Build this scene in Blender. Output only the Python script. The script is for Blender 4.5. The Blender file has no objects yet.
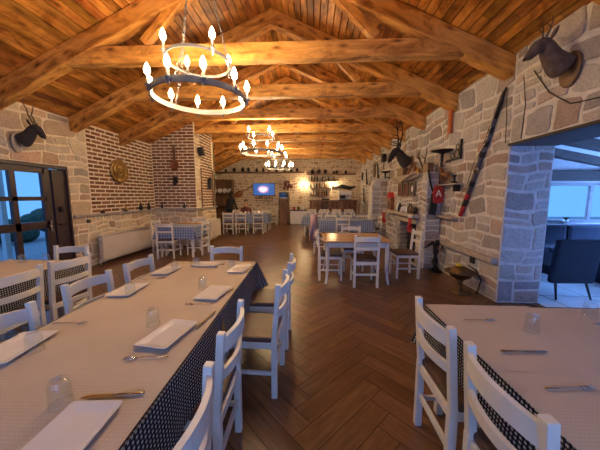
import bpy, bmesh, math, random
from mathutils import Vector, Matrix, Euler
PI = math.pi
R = math.radians
S = bpy.context.scene
C = S.collection
V = Vector

# ------------------------------------------------------------------ materials
def new_mat(name):
    m = bpy.data.materials.new(name); m.use_nodes = True
    nt = m.node_tree
    return m, nt, nt.nodes['Principled BSDF']
def N(nt, typ, **kw):
    n = nt.nodes.new(typ)
    for k, v in kw.items():
        if k.startswith('i_'): n.inputs[k[2:].replace('_', ' ')].default_value = v
        else: setattr(n, k, v)
    return n
def ramp(nt, fac, stops):
    r = nt.nodes.new('ShaderNodeValToRGB'); e = r.color_ramp.elements
    while len(e) < len(stops): e.new(0.5)
    for x, (p, c) in zip(e, stops):
        x.position = p; x.color = (*c, 1)
    nt.links.new(fac, r.inputs[0]); return r.outputs[0]
def mul(nt, a, b, fac=1.0, mode='MULTIPLY'):
    m = nt.nodes.new('ShaderNodeMix'); m.data_type = 'RGBA'; m.blend_type = mode
    m.inputs[0].default_value = fac
    nt.links.new(a, m.inputs[6])
    if isinstance(b, tuple): m.inputs[7].default_value = (*b, 1)
    else: nt.links.new(b, m.inputs[7])
    return m.outputs[2]
def bump(nt, b, h, strength, dist=0.01):
    n = nt.nodes.new('ShaderNodeBump'); n.inputs['Strength'].default_value = strength
    n.inputs['Distance'].default_value = dist
    nt.links.new(h, n.inputs['Height']); nt.links.new(n.outputs[0], b.inputs['Normal'])
def coords(nt, scale=(1,1,1), kind='Object'):
    t = nt.nodes.new('ShaderNodeTexCoord'); m = nt.nodes.new('ShaderNodeMapping')
    m.inputs['Scale'].default_value = scale
    nt.links.new(t.outputs[kind], m.inputs[0]); return m.outputs[0]
def noise(nt, vec, scale, detail=4, rough=0.55, dist=0.0):
    n = N(nt, 'ShaderNodeTexNoise'); n.inputs['Scale'].default_value = scale
    n.inputs['Detail'].default_value = detail; n.inputs['Roughness'].default_value = rough
    n.inputs['Distortion'].default_value = dist
    nt.links.new(vec, n.inputs['Vector']); return n.outputs[0]

def plain(name, col, rough=0.5, metal=0.0, var=0.12, nscale=9, bmp=0.0, spec=None, sheen=0):
    m, nt, b = new_mat(name)
    v = coords(nt)
    f = noise(nt, v, nscale)
    lo = tuple(max(0, c*(1-var)) for c in col); hi = tuple(min(1, c*(1+var)) for c in col)
    nt.links.new(ramp(nt, f, [(0.3, lo), (0.7, hi)]), b.inputs['Base Color'])
    b.inputs['Roughness'].default_value = rough; b.inputs['Metallic'].default_value = metal
    if spec is not None: b.inputs['Specular IOR Level'].default_value = spec
    if bmp: bump(nt, b, noise(nt, v, nscale*6), bmp, 0.004)
    return m
def emis(name, col, strength):
    m, nt, b = new_mat(name)
    b.inputs['Base Color'].default_value = (*col, 1)
    b.inputs['Emission Color'].default_value = (*col, 1); b.inputs['Emission Strength'].default_value = strength
    return m
def wood(name, lo, hi, axis='Y', rough=0.45, knots=True, attr=False, scale=1.0, bmp=0.15, along=0.12):
    m, nt, b = new_mat(name)
    sc = {'X': (along, 1, 1), 'Y': (1, along, 1), 'Z': (1, 1, along)}[axis]
    v = coords(nt, tuple(s*scale for s in sc))
    f = noise(nt, v, 14, 6, 0.6, 0.6)
    col = ramp(nt, f, [(0.28, lo), (0.5, tuple((a+c)/2 for a, c in zip(lo, hi))), (0.72, hi)])
    if knots:
        sk = {'X': (.4, 1, 1), 'Y': (1, .4, 1), 'Z': (1, 1, .4)}[axis]
        vk = coords(nt, tuple(s*scale for s in sk))
        w = N(nt, 'ShaderNodeTexVoronoi'); w.inputs['Scale'].default_value = 7.0
        nt.links.new(vk, w.inputs['Vector'])
        k = ramp(nt, w.outputs['Distance'], [(0.05, (.16, .08, .04)), (0.20, (.8, .7, .6)), (0.3, (1, 1, 1))])
        col = mul(nt, col, k, 0.9)
        big = noise(nt, vk, 4.5, 4, 0.65, 1.2)
        col = mul(nt, col, ramp(nt, big, [(0.36, (.32, .20, .12)), (0.5, (.85, .78, .7)), (0.64, (1.1, 1.1, 1.1))]), 0.9)
    if attr:
        a = N(nt, 'ShaderNodeAttribute', attribute_name='tint')
        col = mul(nt, col, a.outputs['Color'])
    nt.links.new(col, b.inputs['Base Color'])
    b.inputs['Roughness'].default_value = rough
    if bmp: bump(nt, b, f, bmp, 0.004)
    return m
def stone_mat(name, lo, hi, rough=0.9):
    m, nt, b = new_mat(name)
    v = coords(nt)
    f = noise(nt, v, 5.0, 8, 0.7)
    g = noise(nt, v, 38.0, 5, 0.8)
    col = ramp(nt, f, [(0.3, lo), (0.7, hi)])
    col = mul(nt, col, ramp(nt, g, [(0.32, (.45, .43, .43)), (0.48, (.95, .95, .95)), (0.7, (1.2, 1.17, 1.15))]), 0.8)
    a = N(nt, 'ShaderNodeAttribute', attribute_name='tint')
    col = mul(nt, col, a.outputs['Color'])
    nt.links.new(col, b.inputs['Base Color']); b.inputs['Roughness'].default_value = rough
    b.inputs['Specular IOR Level'].default_value = 0.2
    mx = N(nt, 'ShaderNodeMath', operation='ADD'); nt.links.new(f, mx.inputs[0]); nt.links.new(g, mx.inputs[1])
    bump(nt, b, mx.outputs[0], 0.5, 0.012)
    return m
def gingham(name, dark, light, size=0.03, rough=0.85, midf=.28):
    m, nt, b = new_mat(name)
    t = nt.nodes.new('ShaderNodeTexCoord'); s = nt.nodes.new('ShaderNodeSeparateXYZ')
    nt.links.new(t.outputs['UV'], s.inputs[0])
    outs = []
    for k in (0, 1):
        a = N(nt, 'ShaderNodeMath', operation='DIVIDE'); nt.links.new(s.outputs[k], a.inputs[0]); a.inputs[1].default_value = size*2
        fr = N(nt, 'ShaderNodeMath', operation='FRACT'); nt.links.new(a.outputs[0], fr.inputs[0])
        g = N(nt, 'ShaderNodeMath', operation='GREATER_THAN'); nt.links.new(fr.outputs[0], g.inputs[0]); g.inputs[1].default_value = 0.5
        outs.append(g.outputs[0])
    ad = N(nt, 'ShaderNodeMath', operation='ADD'); nt.links.new(outs[0], ad.inputs[0]); nt.links.new(outs[1], ad.inputs[1])
    hf = N(nt, 'ShaderNodeMath', operation='MULTIPLY'); nt.links.new(ad.outputs[0], hf.inputs[0]); hf.inputs[1].default_value = 0.5
    mid = tuple(d*(1-midf)+l*midf for d, l in zip(dark, light))
    nt.links.new(ramp(nt, hf.outputs[0], [(0.0, dark), (0.5, mid), (1.0, light)]), b.inputs['Base Color'])
    nt.nodes[-1].color_ramp.interpolation = 'LINEAR'
    b.inputs['Roughness'].default_value = rough; b.inputs['Specular IOR Level'].default_value = 0.15
    return m
def glass_mat(name, tint=(1, 1, 1)):
    m, nt, b = new_mat(name)
    t = nt.nodes.new('ShaderNodeBsdfTransparent'); t.inputs[0].default_value = (*tint, 1)
    g = nt.nodes.new('ShaderNodeBsdfGlossy'); g.inputs['Roughness'].default_value = 0.14; g.inputs[0].default_value = (1, 1, 1, 1)
    f = nt.nodes.new('ShaderNodeLayerWeight'); f.inputs[0].default_value = 0.25
    k = ramp(nt, f.outputs['Facing'], [(0.0, (.05, .05, .05)), (0.45, (.12, .12, .12)), (0.75, (.45, .45, .45)), (1.0, (.95, .95, .95))])
    x = nt.nodes.new('ShaderNodeMixShader')
    nt.links.new(k, x.inputs[0]); nt.links.new(t.outputs[0], x.inputs[1]); nt.links.new(g.outputs[0], x.inputs[2])
    nt.links.new(x.outputs[0], nt.nodes['Material Output'].inputs[0])
    return m
def pane_mat(name, tint):
    m, nt, b = new_mat(name)
    t = nt.nodes.new('ShaderNodeBsdfTransparent'); t.inputs[0].default_value = (*tint, 1)
    g = nt.nodes.new('ShaderNodeBsdfGlossy'); g.inputs['Roughness'].default_value = 0.03
    f = nt.nodes.new('ShaderNodeLayerWeight'); f.inputs[0].default_value = .1
    x = nt.nodes.new('ShaderNodeMixShader')
    nt.links.new(f.outputs[0], x.inputs[0]); nt.links.new(t.outputs[0], x.inputs[1]); nt.links.new(g.outputs[0], x.inputs[2])
    nt.links.new(x.outputs[0], nt.nodes['Material Output'].inputs[0])
    return m

M = {}
M['white_wood'] = plain('white_painted_wood', (.72, .68, .61), 0.42, 0, 0.06, 6)
M['seat'] = plain('brown_leatherette', (.10, .05, .032), 0.5, 0, 0.25, 8, 0.1)
M['staff_wood'] = plain('greyed_violet_wood', (.13, .11, .15), 0.6, 0, 0.3, 20)
M['dark_brass'] = plain('tarnished_brass', (.16, .10, .045), 0.45, 0.8, 0.35, 18, 0.3)
M['black'] = plain('black_matte', (.018, .017, .02), 0.55)
M['iron'] = plain('dark_iron', (.035, .032, .035), 0.5, 0.6)
M['steel'] = plain('cutlery_steel', (.5, .47, .44), 0.22, 1.0, 0.05)
M['plate'] = plain('plate_porcelain', (.70, .65, .60), 0.12, 0, 0.02)
M['brass'] = plain('aged_brass', (.42, .27, .10), 0.35, 0.9, 0.3, 18, 0.3)
M['copper'] = plain('old_copper', (.30, .13, .07), 0.4, 0.8, 0.3, 14)
M['mortar'] = plain('pale_mortar', (.66, .635, .63), 0.95, 0, 0.12, 14, 0.5, 0.1)
M['mortar_cream'] = plain('cream_mortar', (.78, .67, .52), 0.95, 0, 0.10, 14, 0.4, 0.1)
M['stone'] = stone_mat('wall_stone', (.44, .42, .43), (.60, .575, .58))
M['stone_buff'] = stone_mat('buff_stone', (.56, .47, .36), (.72, .62, .48))
M['brick'] = stone_mat('brown_brick', (.20, .10, .06), (.32, .17, .105))
M['ledge'] = plain('ledge_stone', (.42, .37, .33), 0.9, 0, 0.2, 10, 0.5, 0.15)
M['pine'] = wood('pine_ceiling_boards', (.42, .15, .025), (.85, .40, .09), 'Y', 0.45, True, True)
M['beam'] = wood('pine_beam', (.50, .22, .045), (.88, .47, .13), 'X', 0.5, True, False)
M['table_wood'] = wood('varnished_table_wood', (.36, .19, .08), (.56, .33, .16), 'X', 0.25, False, False, 1.0, 0.03)
M['brown_wood'] = wood('brown_wood', (.11, .055, .03), (.24, .12, .06), 'Z', 0.5, False)
M['bar_wood'] = wood('bar_boards', (.14, .07, .035), (.34, .17, .085), 'Z', 0.5, True, True)
M['door_wood'] = plain('dark_door_paint', (.045, .025, .028), 0.4, 0, 0.2)
M['dark_beam'] = plain('dark_rafter', (.05, .035, .03), 0.7, 0, 0.25)
M['annex_board'] = plain('pale_ceiling_board', (.80, .80, .80), 0.7, 0, 0.08)
M['radiator'] = plain('radiator_enamel', (.66, .60, .55), 0.35, 0, 0.04)
M['gingham_black'] = gingham('black_white_gingham', (.008, .008, .012), (.50, .48, .47), 0.0095, midf=.05)
M['gingham_blue'] = gingham('blue_white_gingham', (.15, .20, .36), (.42, .48, .62), 0.032)
M['glass'] = glass_mat('tumbler_glass', (.95, .97, .98))
M['pane'] = pane_mat('window_pane', (.93, .96, 1.0))
M['navy'] = plain('navy_upholstery', (.007, .011, .03), 0.8, 0, 0.2)
M['red'] = plain('red_cloth', (.45, .03, .03), 0.8, 0, 0.15)
M['orange'] = plain('orange_wood', (.50, .12, .03), 0.45, 0, 0.15)
M['white'] = plain('white_ceramic', (.75, .74, .76), 0.3, 0, 0.04)
M['pink'] = plain('pink_fleece', (.42, .30, .36), 0.95, 0, 0.15, 14, 0.4)
M['skin'] = plain('skin', (.50, .29, .20), 0.6, 0, 0.08)
M['hair'] = plain('dark_hair', (.02, .014, .012), 0.7)
M['dark_cloth'] = plain('black_clothing', (.02, .022, .028), 0.9)
M['maroon'] = plain('red_brown_knit', (.16, .06, .05), 0.9)
M['deer_fur'] = plain('deer_fur', (.13, .09, .075), 0.95, 0, 0.35, 16, 0.5)
M['stag_fur'] = plain('dark_stag_fur', (.03, .025, .03), 0.9, 0, 0.35, 16, 0.5)
M['antler'] = plain('antler_bone', (.10, .075, .055), 0.6, 0, 0.3)
M['goat'] = plain('carved_brown_wood', (.24, .09, .035), 0.5, 0, 0.3)
M['green_glass'] = plain('green_bottle', (.03, .07, .035), 0.15)
M['amber_glass'] = plain('amber_bottle', (.22, .09, .02), 0.15)
M['clear_bottle'] = plain('pale_bottle', (.45, .45, .42), 0.15)
M['tile_annex'] = plain('pale_floor_tile', (.62, .62, .62), 0.25, 0, 0.06)
M['plaster'] = plain('plaster', (.45, .43, .42), 0.9)
M['bulb'] = emis('bulb_glow', (1.0, .74, .38), 60)
M['candle'] = plain('candle_sleeve', (.75, .68, .55), 0.5)
M['ring_metal'] = plain('grey_iron_hoop', (.24, .23, .24), 0.45, 0.5)
M['lemon'] = plain('lemon_yellow', (.75, .50, .03), 0.45)
M['rope'] = plain('rope_fibre', (.45, .38, .30), 0.95, 0, 0.3, 30, 0.6)
M['soot'] = plain('soot', (.02, .018, .016), 0.95)
M['ground'] = plain('terrace_paving', (.35, .35, .36), 0.9)
M['hedge'] = plain('hedge_green', (.05, .09, .06), 0.9, 0, 0.5, 20, 0.6)
M['screen_glass'] = plain('black_glass', (.01, .01, .012), 0.1)

def paper_mat():
    m, nt, b = new_mat('embossed_paper')
    v = coords(nt)
    w = N(nt, 'ShaderNodeTexWave', wave_type='BANDS', bands_direction='Y'); w.inputs['Scale'].default_value = 22
    nt.links.new(v, w.inputs['Vector'])
    w2 = N(nt, 'ShaderNodeTexWave', wave_type='BANDS', bands_direction='X'); w2.inputs['Scale'].default_value = 22
    nt.links.new(v, w2.inputs['Vector'])
    h = N(nt, 'ShaderNodeMath', operation='MULTIPLY'); nt.links.new(w.outputs[1], h.inputs[0]); nt.links.new(w2.outputs[1], h.inputs[1])
    col = ramp(nt, noise(nt, v, 3), [(.3, (.50, .40, .31)), (.7, (.56, .455, .36))])
    col = mul(nt, col, ramp(nt, h.outputs[0], [(0, (.88, .88, .88)), (1, (1, 1, 1))]))
    nt.links.new(col, b.inputs['Base Color']); b.inputs['Roughness'].default_value = 0.75
    bump(nt, b, h.outputs[0], 0.25, 0.002)
    return m
M['paper'] = paper_mat()
def floor_mat():
    m, nt, b = new_mat('herringbone_boards')
    t = nt.nodes.new('ShaderNodeTexCoord'); mp = nt.nodes.new('ShaderNodeMapping')
    mp.inputs['Scale'].default_value = (1.2, 9, 1); nt.links.new(t.outputs['UV'], mp.inputs[0])
    f = noise(nt, mp.outputs[0], 2.5, 6, 0.65, 0.8)
    col = ramp(nt, f, [(0.25, (.095, .042, .017)), (0.5, (.165, .076, .032)), (0.75, (.25, .122, .054))])
    a = N(nt, 'ShaderNodeAttribute', attribute_name='tint')
    col = mul(nt, col, a.outputs['Color']); nt.links.new(col, b.inputs['Base Color'])
    b.inputs['Roughness'].default_value = 0.3
    bump(nt, b, f, 0.1, 0.003)
    return m
M['floor'] = floor_mat()
M['grout'] = plain('dark_grout', (.03, .018, .012), 0.9)
def screen_mat():
    m, nt, b = new_mat('tv_picture')
    t = nt.nodes.new('ShaderNodeTexCoord'); s = nt.nodes.new('ShaderNodeMapping')
    s.inputs['Location'].default_value = (-.47, -.5, 0); nt.links.new(t.outputs['UV'], s.inputs[0])
    s.inputs['Scale'].default_value = (1, 1, 1)
    g = N(nt, 'ShaderNodeTexGradient', gradient_type='SPHERICAL')
    mp = nt.nodes.new('ShaderNodeMapping'); mp.inputs['Scale'].default_value = (2.9, 2.3, 1)
    nt.links.new(s.outputs[0], mp.inputs[0])
    nz = noise(nt, t.outputs['UV'], 5, 2)
    nt.links.new(mp.outputs[0], g.inputs[0])
    ad = N(nt, 'ShaderNodeMath', operation='MULTIPLY_ADD'); nt.links.new(nz, ad.inputs[0]); ad.inputs[1].default_value = .35
    nt.links.new(g.outputs[1], ad.inputs[2])
    col = ramp(nt, ad.outputs[0], [(0.15, (.03, .10, .32)), (0.42, (.10, .22, .55)), (0.55, (.8, .25, .5)), (0.72, (.9, .85, 1))])
    nt.links.new(col, b.inputs['Emission Color']); b.inputs['Emission Strength'].default_value = .55
    b.inputs['Base Color'].default_value = (.01, .01, .02, 1)
    return m
M['tv'] = screen_mat()

# ------------------------------------------------------------------ mesh builder
class MB:
    def __init__(s): s.b = bmesh.new(); s.uv = None; s.smooth = []
    def _new(s, verts, faces, smooth=False, mi=0, M_=None):
        vs = [s.b.verts.new(M_ @ V(v) if M_ else V(v)) for v in verts]
        out = []
        for f in faces:
            try:
                q = s.b.faces.new([vs[i] for i in f]); q.smooth = smooth; q.material_index = mi; out.append(q)
            except ValueError: pass
        return vs, out
    def box(s, c, d, rot=(0,0,0), bev=0.0, mi=0, taper=1.0, M_=None):
        x, y, z = d[0]/2, d[1]/2, d[2]/2
        T = Matrix.Translation(c) @ Euler(rot).to_matrix().to_4x4()
        if M_: T = M_ @ T
        t = taper
        vv = [(-x*t,-y*t,-z),(x*t,-y*t,-z),(x*t,y*t,-z),(-x*t,y*t,-z),(-x,-y,z),(x,-y,z),(x,y,z),(-x,y,z)]
        ff = [(0,3,2,1),(4,5,6,7),(0,1,5,4),(1,2,6,5),(2,3,7,6),(3,0,4,7)]
        vs, fs = s._new(vv, ff, False, mi, T)
        if bev:
            es = list({e for f in fs for e in f.edges})
            bmesh.ops.bevel(s.b, geom=es, offset=bev, segments=2, profile=0.6, affect='EDGES', material=-1)
        return s
    def bx(s, x0, x1, y0, y1, z0, z1, bev=0, mi=0):
        return s.box(((x0+x1)/2, (y0+y1)/2, (z0+z1)/2), (abs(x1-x0), abs(y1-y0), abs(z1-z0)), bev=bev, mi=mi)
    def tube(s, pts, r, n=8, smooth=True, mi=0, caps=True, flat=1.0):
        pts = [V(p) for p in pts]; k = len(pts)
        rs = r if isinstance(r, (list, tuple)) else [r]*k
        up = V((0,0,1)); rings = []
        for i, p in enumerate(pts):
            d = (pts[min(i+1, k-1)]-pts[max(i-1, 0)])
            if d.length < 1e-9: d = V((0,0,1))
            d.normalize()
            a = up.cross(d)
            if a.length < 0.05: a = V((1,0,0)).cross(d)
            a.normalize(); b = d.cross(a)
            rings.append([s.b.verts.new(p + (a*math.cos(2*PI*j/n) + b*flat*math.sin(2*PI*j/n))*rs[i]) for j in range(n)])
        for i in range(k-1):
            for j in range(n):
                f = s.b.faces.new((rings[i][j], rings[i][(j+1) % n], rings[i+1][(j+1) % n], rings[i+1][j])); f.smooth = smooth; f.material_index = mi
        if caps:
            for rg in (rings[0][::-1], rings[-1]):
                try:
                    f = s.b.faces.new(rg); f.material_index = mi
                except ValueError: pass
        return s
    def lathe(s, prof, c=(0,0,0), n=20, smooth=True, mi=0, M_=None, sx=1, sy=1):
        T = Matrix.Translation(c)
        if M_: T = M_ @ T
        rings = []
        for r, z in prof:
            if r < 1e-6: rings.append([s.b.verts.new(T @ V((0,0,z)))])
            else: rings.append([s.b.verts.new(T @ V((r*sx*math.cos(2*PI*j/n), r*sy*math.sin(2*PI*j/n), z))) for j in range(n)])
        for a, b in zip(rings, rings[1:]):
            for j in range(n):
                if len(a) == 1 and len(b) == 1: continue
                if len(a) == 1: q = (a[0], b[(j+1) % n], b[j])[::-1]
                elif len(b) == 1: q = (a[j], a[(j+1) % n], b[0])
                else: q = (a[j], a[(j+1) % n], b[(j+1) % n], b[j])
                try:
                    f = s.b.faces.new(q); f.smooth = smooth; f.material_index = mi
                except ValueError: pass
        return s
    def ball(s, c, r, n=12, sc=(1,1,1), mi=0, rot=(0,0,0)):
        prof = [(math.sin(PI*i/8)*r, -math.cos(PI*i/8)*r) for i in range(9)]
        T = Matrix.Translation(c) @ Euler(rot).to_matrix().to_4x4() @ Matrix.Diagonal((*sc, 1))
        return s.lathe(prof, (0,0,0), n, True, mi, T)
    def torus(s, c, Rr, r, n=40, k=8, sz=1.0, rot=(0,0,0), a0=0, a1=2*PI):
        T = Matrix.Translation(c) @ Euler(rot).to_matrix().to_4x4()
        full = abs(a1-a0-2*PI) < 1e-6; m = n if full else n+1; rg = []
        for i in range(m):
            a = a0+(a1-a0)*i/n
            rg.append([s.b.verts.new(T @ V(((Rr+r*math.cos(2*PI*j/k))*math.cos(a), (Rr+r*math.cos(2*PI*j/k))*math.sin(a), r*sz*math.sin(2*PI*j/k)))) for j in range(k)])
        for i in range(n):
            a, b = rg[i], rg[(i+1) % m]
            for j in range(k):
                f = s.b.faces.new((a[j], b[j], b[(j+1) % k], a[(j+1) % k])); f.smooth = True
        return s
    def prism(s, poly, h, M_, mi=0, smooth=False):
        # polygon in local XY extruded along local Z
        n = len(poly)
        vv = [(x, y, 0) for x, y in poly] + [(x, y, h) for x, y in poly]
        ff = [tuple(range(n))[::-1], tuple(range(n, 2*n))] + [(i, (i+1) % n, n+(i+1) % n, n+i) for i in range(n)]
        s._new(vv, ff, smooth, mi, M_); return s
    def build(s, name, mats, parent=None, recalc=True):
        if recalc: bmesh.ops.recalc_face_normals(s.b, faces=s.b.faces[:])
        me = bpy.data.meshes.new(name); s.b.to_mesh(me); s.b.free()
        for m in (mats if isinstance(mats, (list, tuple)) else [mats]): me.materials.append(M[m] if isinstance(m, str) else m)
        o = bpy.data.objects.new(name, me); C.objects.link(o)
        if parent: o.parent = parent
        return o
def tag(o, label=None, cat=None, group=None, kind=None):
    if label: o['label'] = label
    if cat: o['category'] = cat
    if group: o['group'] = group
    if kind: o['kind'] = kind
    return o
def thing(name, label, cat, loc=(0,0,0), rz=0, group=None, rot=None):
    o = bpy.data.objects.new(name, None); C.objects.link(o)
    o.empty_display_size = 0.1
    o.location = loc; o.rotation_euler = rot if rot else (0, 0, rz)
    return tag(o, label, cat, group)
def place(o, loc=None, rz=None, rot=None):
    if loc: o.location = loc
    if rz is not None: o.rotation_euler = (0, 0, rz)
    if rot: o.rotation_euler = rot
    return o
def dup(root, loc, rz=None, label=None, group=None, rot=None):
    r = root.copy(); C.objects.link(r); r.location = loc
    if rz is not None: r.rotation_euler = (0, 0, rz)
    if rot: r.rotation_euler = rot
    if label: r['label'] = label
    if group: r['group'] = group
    for ch in list(root.children):
        c = ch.copy(); C.objects.link(c); c.parent = r
        for g in ch.children:
            d = g.copy(); C.objects.link(d); d.parent = c
    return r
def struct(name, mb, mats, parent=None, label=None):
    o = mb.build(name, mats, parent)
    if not parent: o['kind'] = 'structure'
    return o
def skin(name, pts, edges, mat, parent=None, sub=2):
    me = bpy.data.meshes.new(name)
    me.from_pydata([p[:3] for p in pts], edges, []); me.update()
    o = bpy.data.objects.new(name, me); C.objects.link(o)
    me.materials.append(M[mat])
    if parent: o.parent = parent
    sm = o.modifiers.new('skin', 'SKIN'); sm.use_smooth_shade = True
    if not me.skin_vertices: me.attributes.new('skin', 'FLOAT_VECTOR', 'POINT')
    for i, p in enumerate(pts):
        sv = me.skin_vertices[0].data[i]; r = p[3]
        sv.radius = (r, p[4] if len(p) > 4 else r); sv.use_root = (i == 0)
    ss = o.modifiers.new('sub', 'SUBSURF'); ss.levels = sub; ss.render_levels = sub
    return o

# ------------------------------------------------------------------ room dimensions
XR, XL, XP = 2.615, -4.73, 3.19
Y0, YF, YJ, XJ = -1.7, 14.0, 7.49, -3.436
RX, RZ, SL = -0.75, 4.87, 0.46
def roof(x): return RZ - SL*abs(x-RX)

# ------------------------------------------------------------------ masonry
def masonry(mb, col, to3, u0, u1, v0, v1, holes, rnd, hr, wr, gap, depth, mi, jit=0.012, brick=False, colors=None, top=None):
    """stones laid over a rectangle; to3(u, v, d) maps to the wall, d outwards"""
    if not brick:
        base3 = to3; ph = rnd.uniform(0, 6)
        def to3(u, v, d):
            k = max(0, min(1, (u-u0)/.25, (u1-u)/.25, (v-v0)/.25, (v1-v)/.2))
            for h in holes: k *= max(0, min(1, max(h[0]-u, u-h[1], h[2]-v, v-h[3])/.2))
            return base3(u+k*(.030*math.sin(v*6.1+u*2.3+ph)+.014*math.sin(v*17+u*5)), v+k*(.034*math.sin(u*3.1+ph+v)+.022*math.sin(u*8.3+v*3+ph)), d)
    def put(a0, a1, b0, b1):
        for h in holes:
            if a0 < h[1] and a1 > h[0] and b0 < h[3] and b1 > h[2]:
                # clip to the larger side
                opts = [(a0, min(a1, h[0]), b0, b1), (max(a0, h[1]), a1, b0, b1), (a0, a1, b0, min(b1, h[2])), (a0, a1, max(b0, h[3]), b1)]
                opts = [o for o in opts if o[1]-o[0] > 0.03 and o[3]-o[2] > 0.025]
                if not opts: return
                a0, a1, b0, b1 = max(opts, key=lambda o: (o[1]-o[0])*(o[3]-o[2]))
        g = gap/2; a0 += g; a1 -= g; b0 += g; b1 -= g
        w, h = a1-a0, b1-b0
        if w < 0.02 or h < 0.015: return
        c = 0.004 if brick else min(w, h)*rnd.uniform(.05, .16)
        j = lambda: rnd.uniform(-jit, jit)
        if brick: P = [(a0, b0), (a1, b0), (a1, b1), (a0, b1)]
        else:
            q = lambda k=1.0: abs(rnd.gauss(0, 1))*min(w, h)*.05*k
            P = [(a0+c, b0+q()), ((a0+a1)/2+rnd.uniform(-.2, .2)*w, b0+q(.6)), (a1-c, b0+q()), (a1-q(), b0+c), (a1-q(.6), (b0+b1)/2), (a1-q(), b1-c), (a1-c*rnd.uniform(.5, 1.8), b1-q()), ((a0+a1)/2+rnd.uniform(-.2, .2)*w, b1-q(.6)), (a0+c*rnd.uniform(.5, 1.8), b1-q()), (a0+q(), b1-c), (a0+q(.6), (b0+b1)/2), (a0+q(), b0+c)]
        cx, cy = (a0+a1)/2, (b0+b1)/2
        d = depth*rnd.uniform(.6, 1.2); ins = min(0.012, min(w, h)*.18)
        def inn(p):
            dx, dy = cx-p[0], cy-p[1]; L = math.hypot(dx, dy) or 1
            return (p[0]+dx/L*ins*1.3, p[1]+dy/L*ins*1.3)
        n = len(P)
        vs = [mb.b.verts.new(to3(x, y, -0.005)) for x, y in P] + [mb.b.verts.new(to3(x, y, d*.7)) for x, y in P] + [mb.b.verts.new(to3(*inn(p), d)) for p in P]
        t = rnd.choice(colors) if colors else (1, 1, 1)
        k = rnd.uniform(.84, 1.12); t = (t[0]*k, t[1]*k, t[2]*k, 1)
        fs = []
        for i in range(n):
            fs.append((vs[i], vs[(i+1) % n], vs[n+(i+1) % n], vs[n+i]))
            fs.append((vs[n+i], vs[n+(i+1) % n], vs[2*n+(i+1) % n], vs[2*n+i]))
        fs.append(tuple(vs[2*n:]))
        for f in fs:
            q = mb.b.faces.new(f); q.material_index = mi
            for l in q.loops: l[col] = t
    v = v0; row = 0
    while v < v1-0.01:
        h = min(rnd.uniform(*hr), v1-v)
        if v1-(v+h) < hr[0]*.5: h = v1-v
        u = u0 - (0 if not brick else (0.5*wr[0] if row % 2 else 0)); 
        while u < u1-0.01:
            w = min(rnd.uniform(*wr), u1-u)
            if u1-(u+w) < wr[0]*.4: w = u1-u
            a, b = max(u, u0), u+w
            um = (a+b)/2
            if top is None or v < top(um):
                if not brick and h > .19 and rnd.random() < .42:
                    s = h*rnd.uniform(.38, .62); put(a, b, v, v+s)
                    if w > .3 and rnd.random() < .6:
                        q = a+w*rnd.uniform(.35, .65); put(a, q, v+s, v+h); put(q, b, v+s, v+h)
                    else: put(a, b, v+s, v+h)
                else: put(a, b, v, v+h)
            u += w
        v += h; row += 1
TR = [(1, .98, .96), (1.04, .99, .94), (.95, .95, .97), (1.04, .95, .91), (.98, .93, .91), (.92, .91, .91)]
TB = [(1, 1, 1), (1.05, .99, .95), (.92, .88, .86), (1.1, 1.05, 1.0), (.96, .9, .87)]
def with_col(mb):
    return mb.b.loops.layers.color.new('tint')
def fill_col(mb, col):
    for f in mb.b.faces:
        if f.material_index == 0:
            for l in f.loops: l[col] = (1, 1, 1, 1)

HO = 2.19   # lintel height of the wide opening
# right wall
mb = MB(); col = with_col(mb)
mb.bx(XR, XP, 3.6, YF, 0, 3.40); mb.bx(XR, XP, Y0, 3.6, HO, 3.40)
mb.bx(XR, XP, Y0-.3, -0.9, 0, HO)
masonry(mb, col, lambda u, v, d: V((XR-d, u, v)), 3.6, YF, 0, 3.36, [], random.Random(4), (.14, .34), (.2, .52), .032, .013, 1, colors=TR)
masonry(mb, col, lambda u, v, d: V((XR-d, u, v)), Y0, 3.6, HO, 3.36, [], random.Random(55), (.18, .34), (.25, .55), .032, .013, 1, colors=TR)
masonry(mb, col, lambda u, v, d: V((u, 3.6-d, v)), XR-.01, XP, 0, HO, [], random.Random(8), (.2, .34), (.2, .42), .03, .013, 1, colors=TR)
fill_col(mb, col)
struct('wall_right', mb, ['mortar', 'stone'])
struct('trim_1', MB().bx(XR-.03, XP+.02, -0.9, 3.6, HO-.035, HO+.0, bev=.008), 'dark_beam')
# stone ledges
struct('trim_2', MB().bx(XR-.10, XR+.01, 3.62, 5.28, .55, .63, bev=.012), 'ledge')
struct('trim_3', MB().bx(XR-.12, XR+.01, 4.65, 5.28, 1.08, 1.125, bev=.008), 'ledge')
# left wall, stone below and before the brick panel
ZL = 1.1
mb = MB(); col = with_col(mb)
DY0, DY1, DZ = 2.62, 4.80, 2.06
mb.bx(XL-.3, XL, Y0-.3, DY0, 0, 3.0); mb.bx(XL-.3, XL, DY1, YJ+.3, 0, 3.0); mb.bx(XL-.3, XL, DY0, DY1, DZ, 3.0)
masonry(mb, col, lambda u, v, d: V((XL+d, u, v)), Y0, YJ, 0, ZL, [(DY0, DY1, -1, DZ)], random.Random(11), (.14, .28), (.18, .42), .028, .010, 1, colors=TB)
masonry(mb, col, lambda u, v, d: V((XL+d, u, v)), Y0, 5.27, ZL, 2.98, [(DY0, DY1, -1, DZ)], random.Random(12), (.22, .34), (.3, .62), .022, .012, 1, colors=TR)
masonry(mb, col, lambda u, v, d: V((XL+d, u, v)), 5.27, YJ, ZL+.03, 2.98, [], random.Random(13), (.088, .088), (.27, .27), .030, .006, 2, brick=True, colors=TB)
fill_col(mb, col)
struct('wall_left', mb, ['mortar_cream', 'stone_buff', 'brick'])
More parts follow.
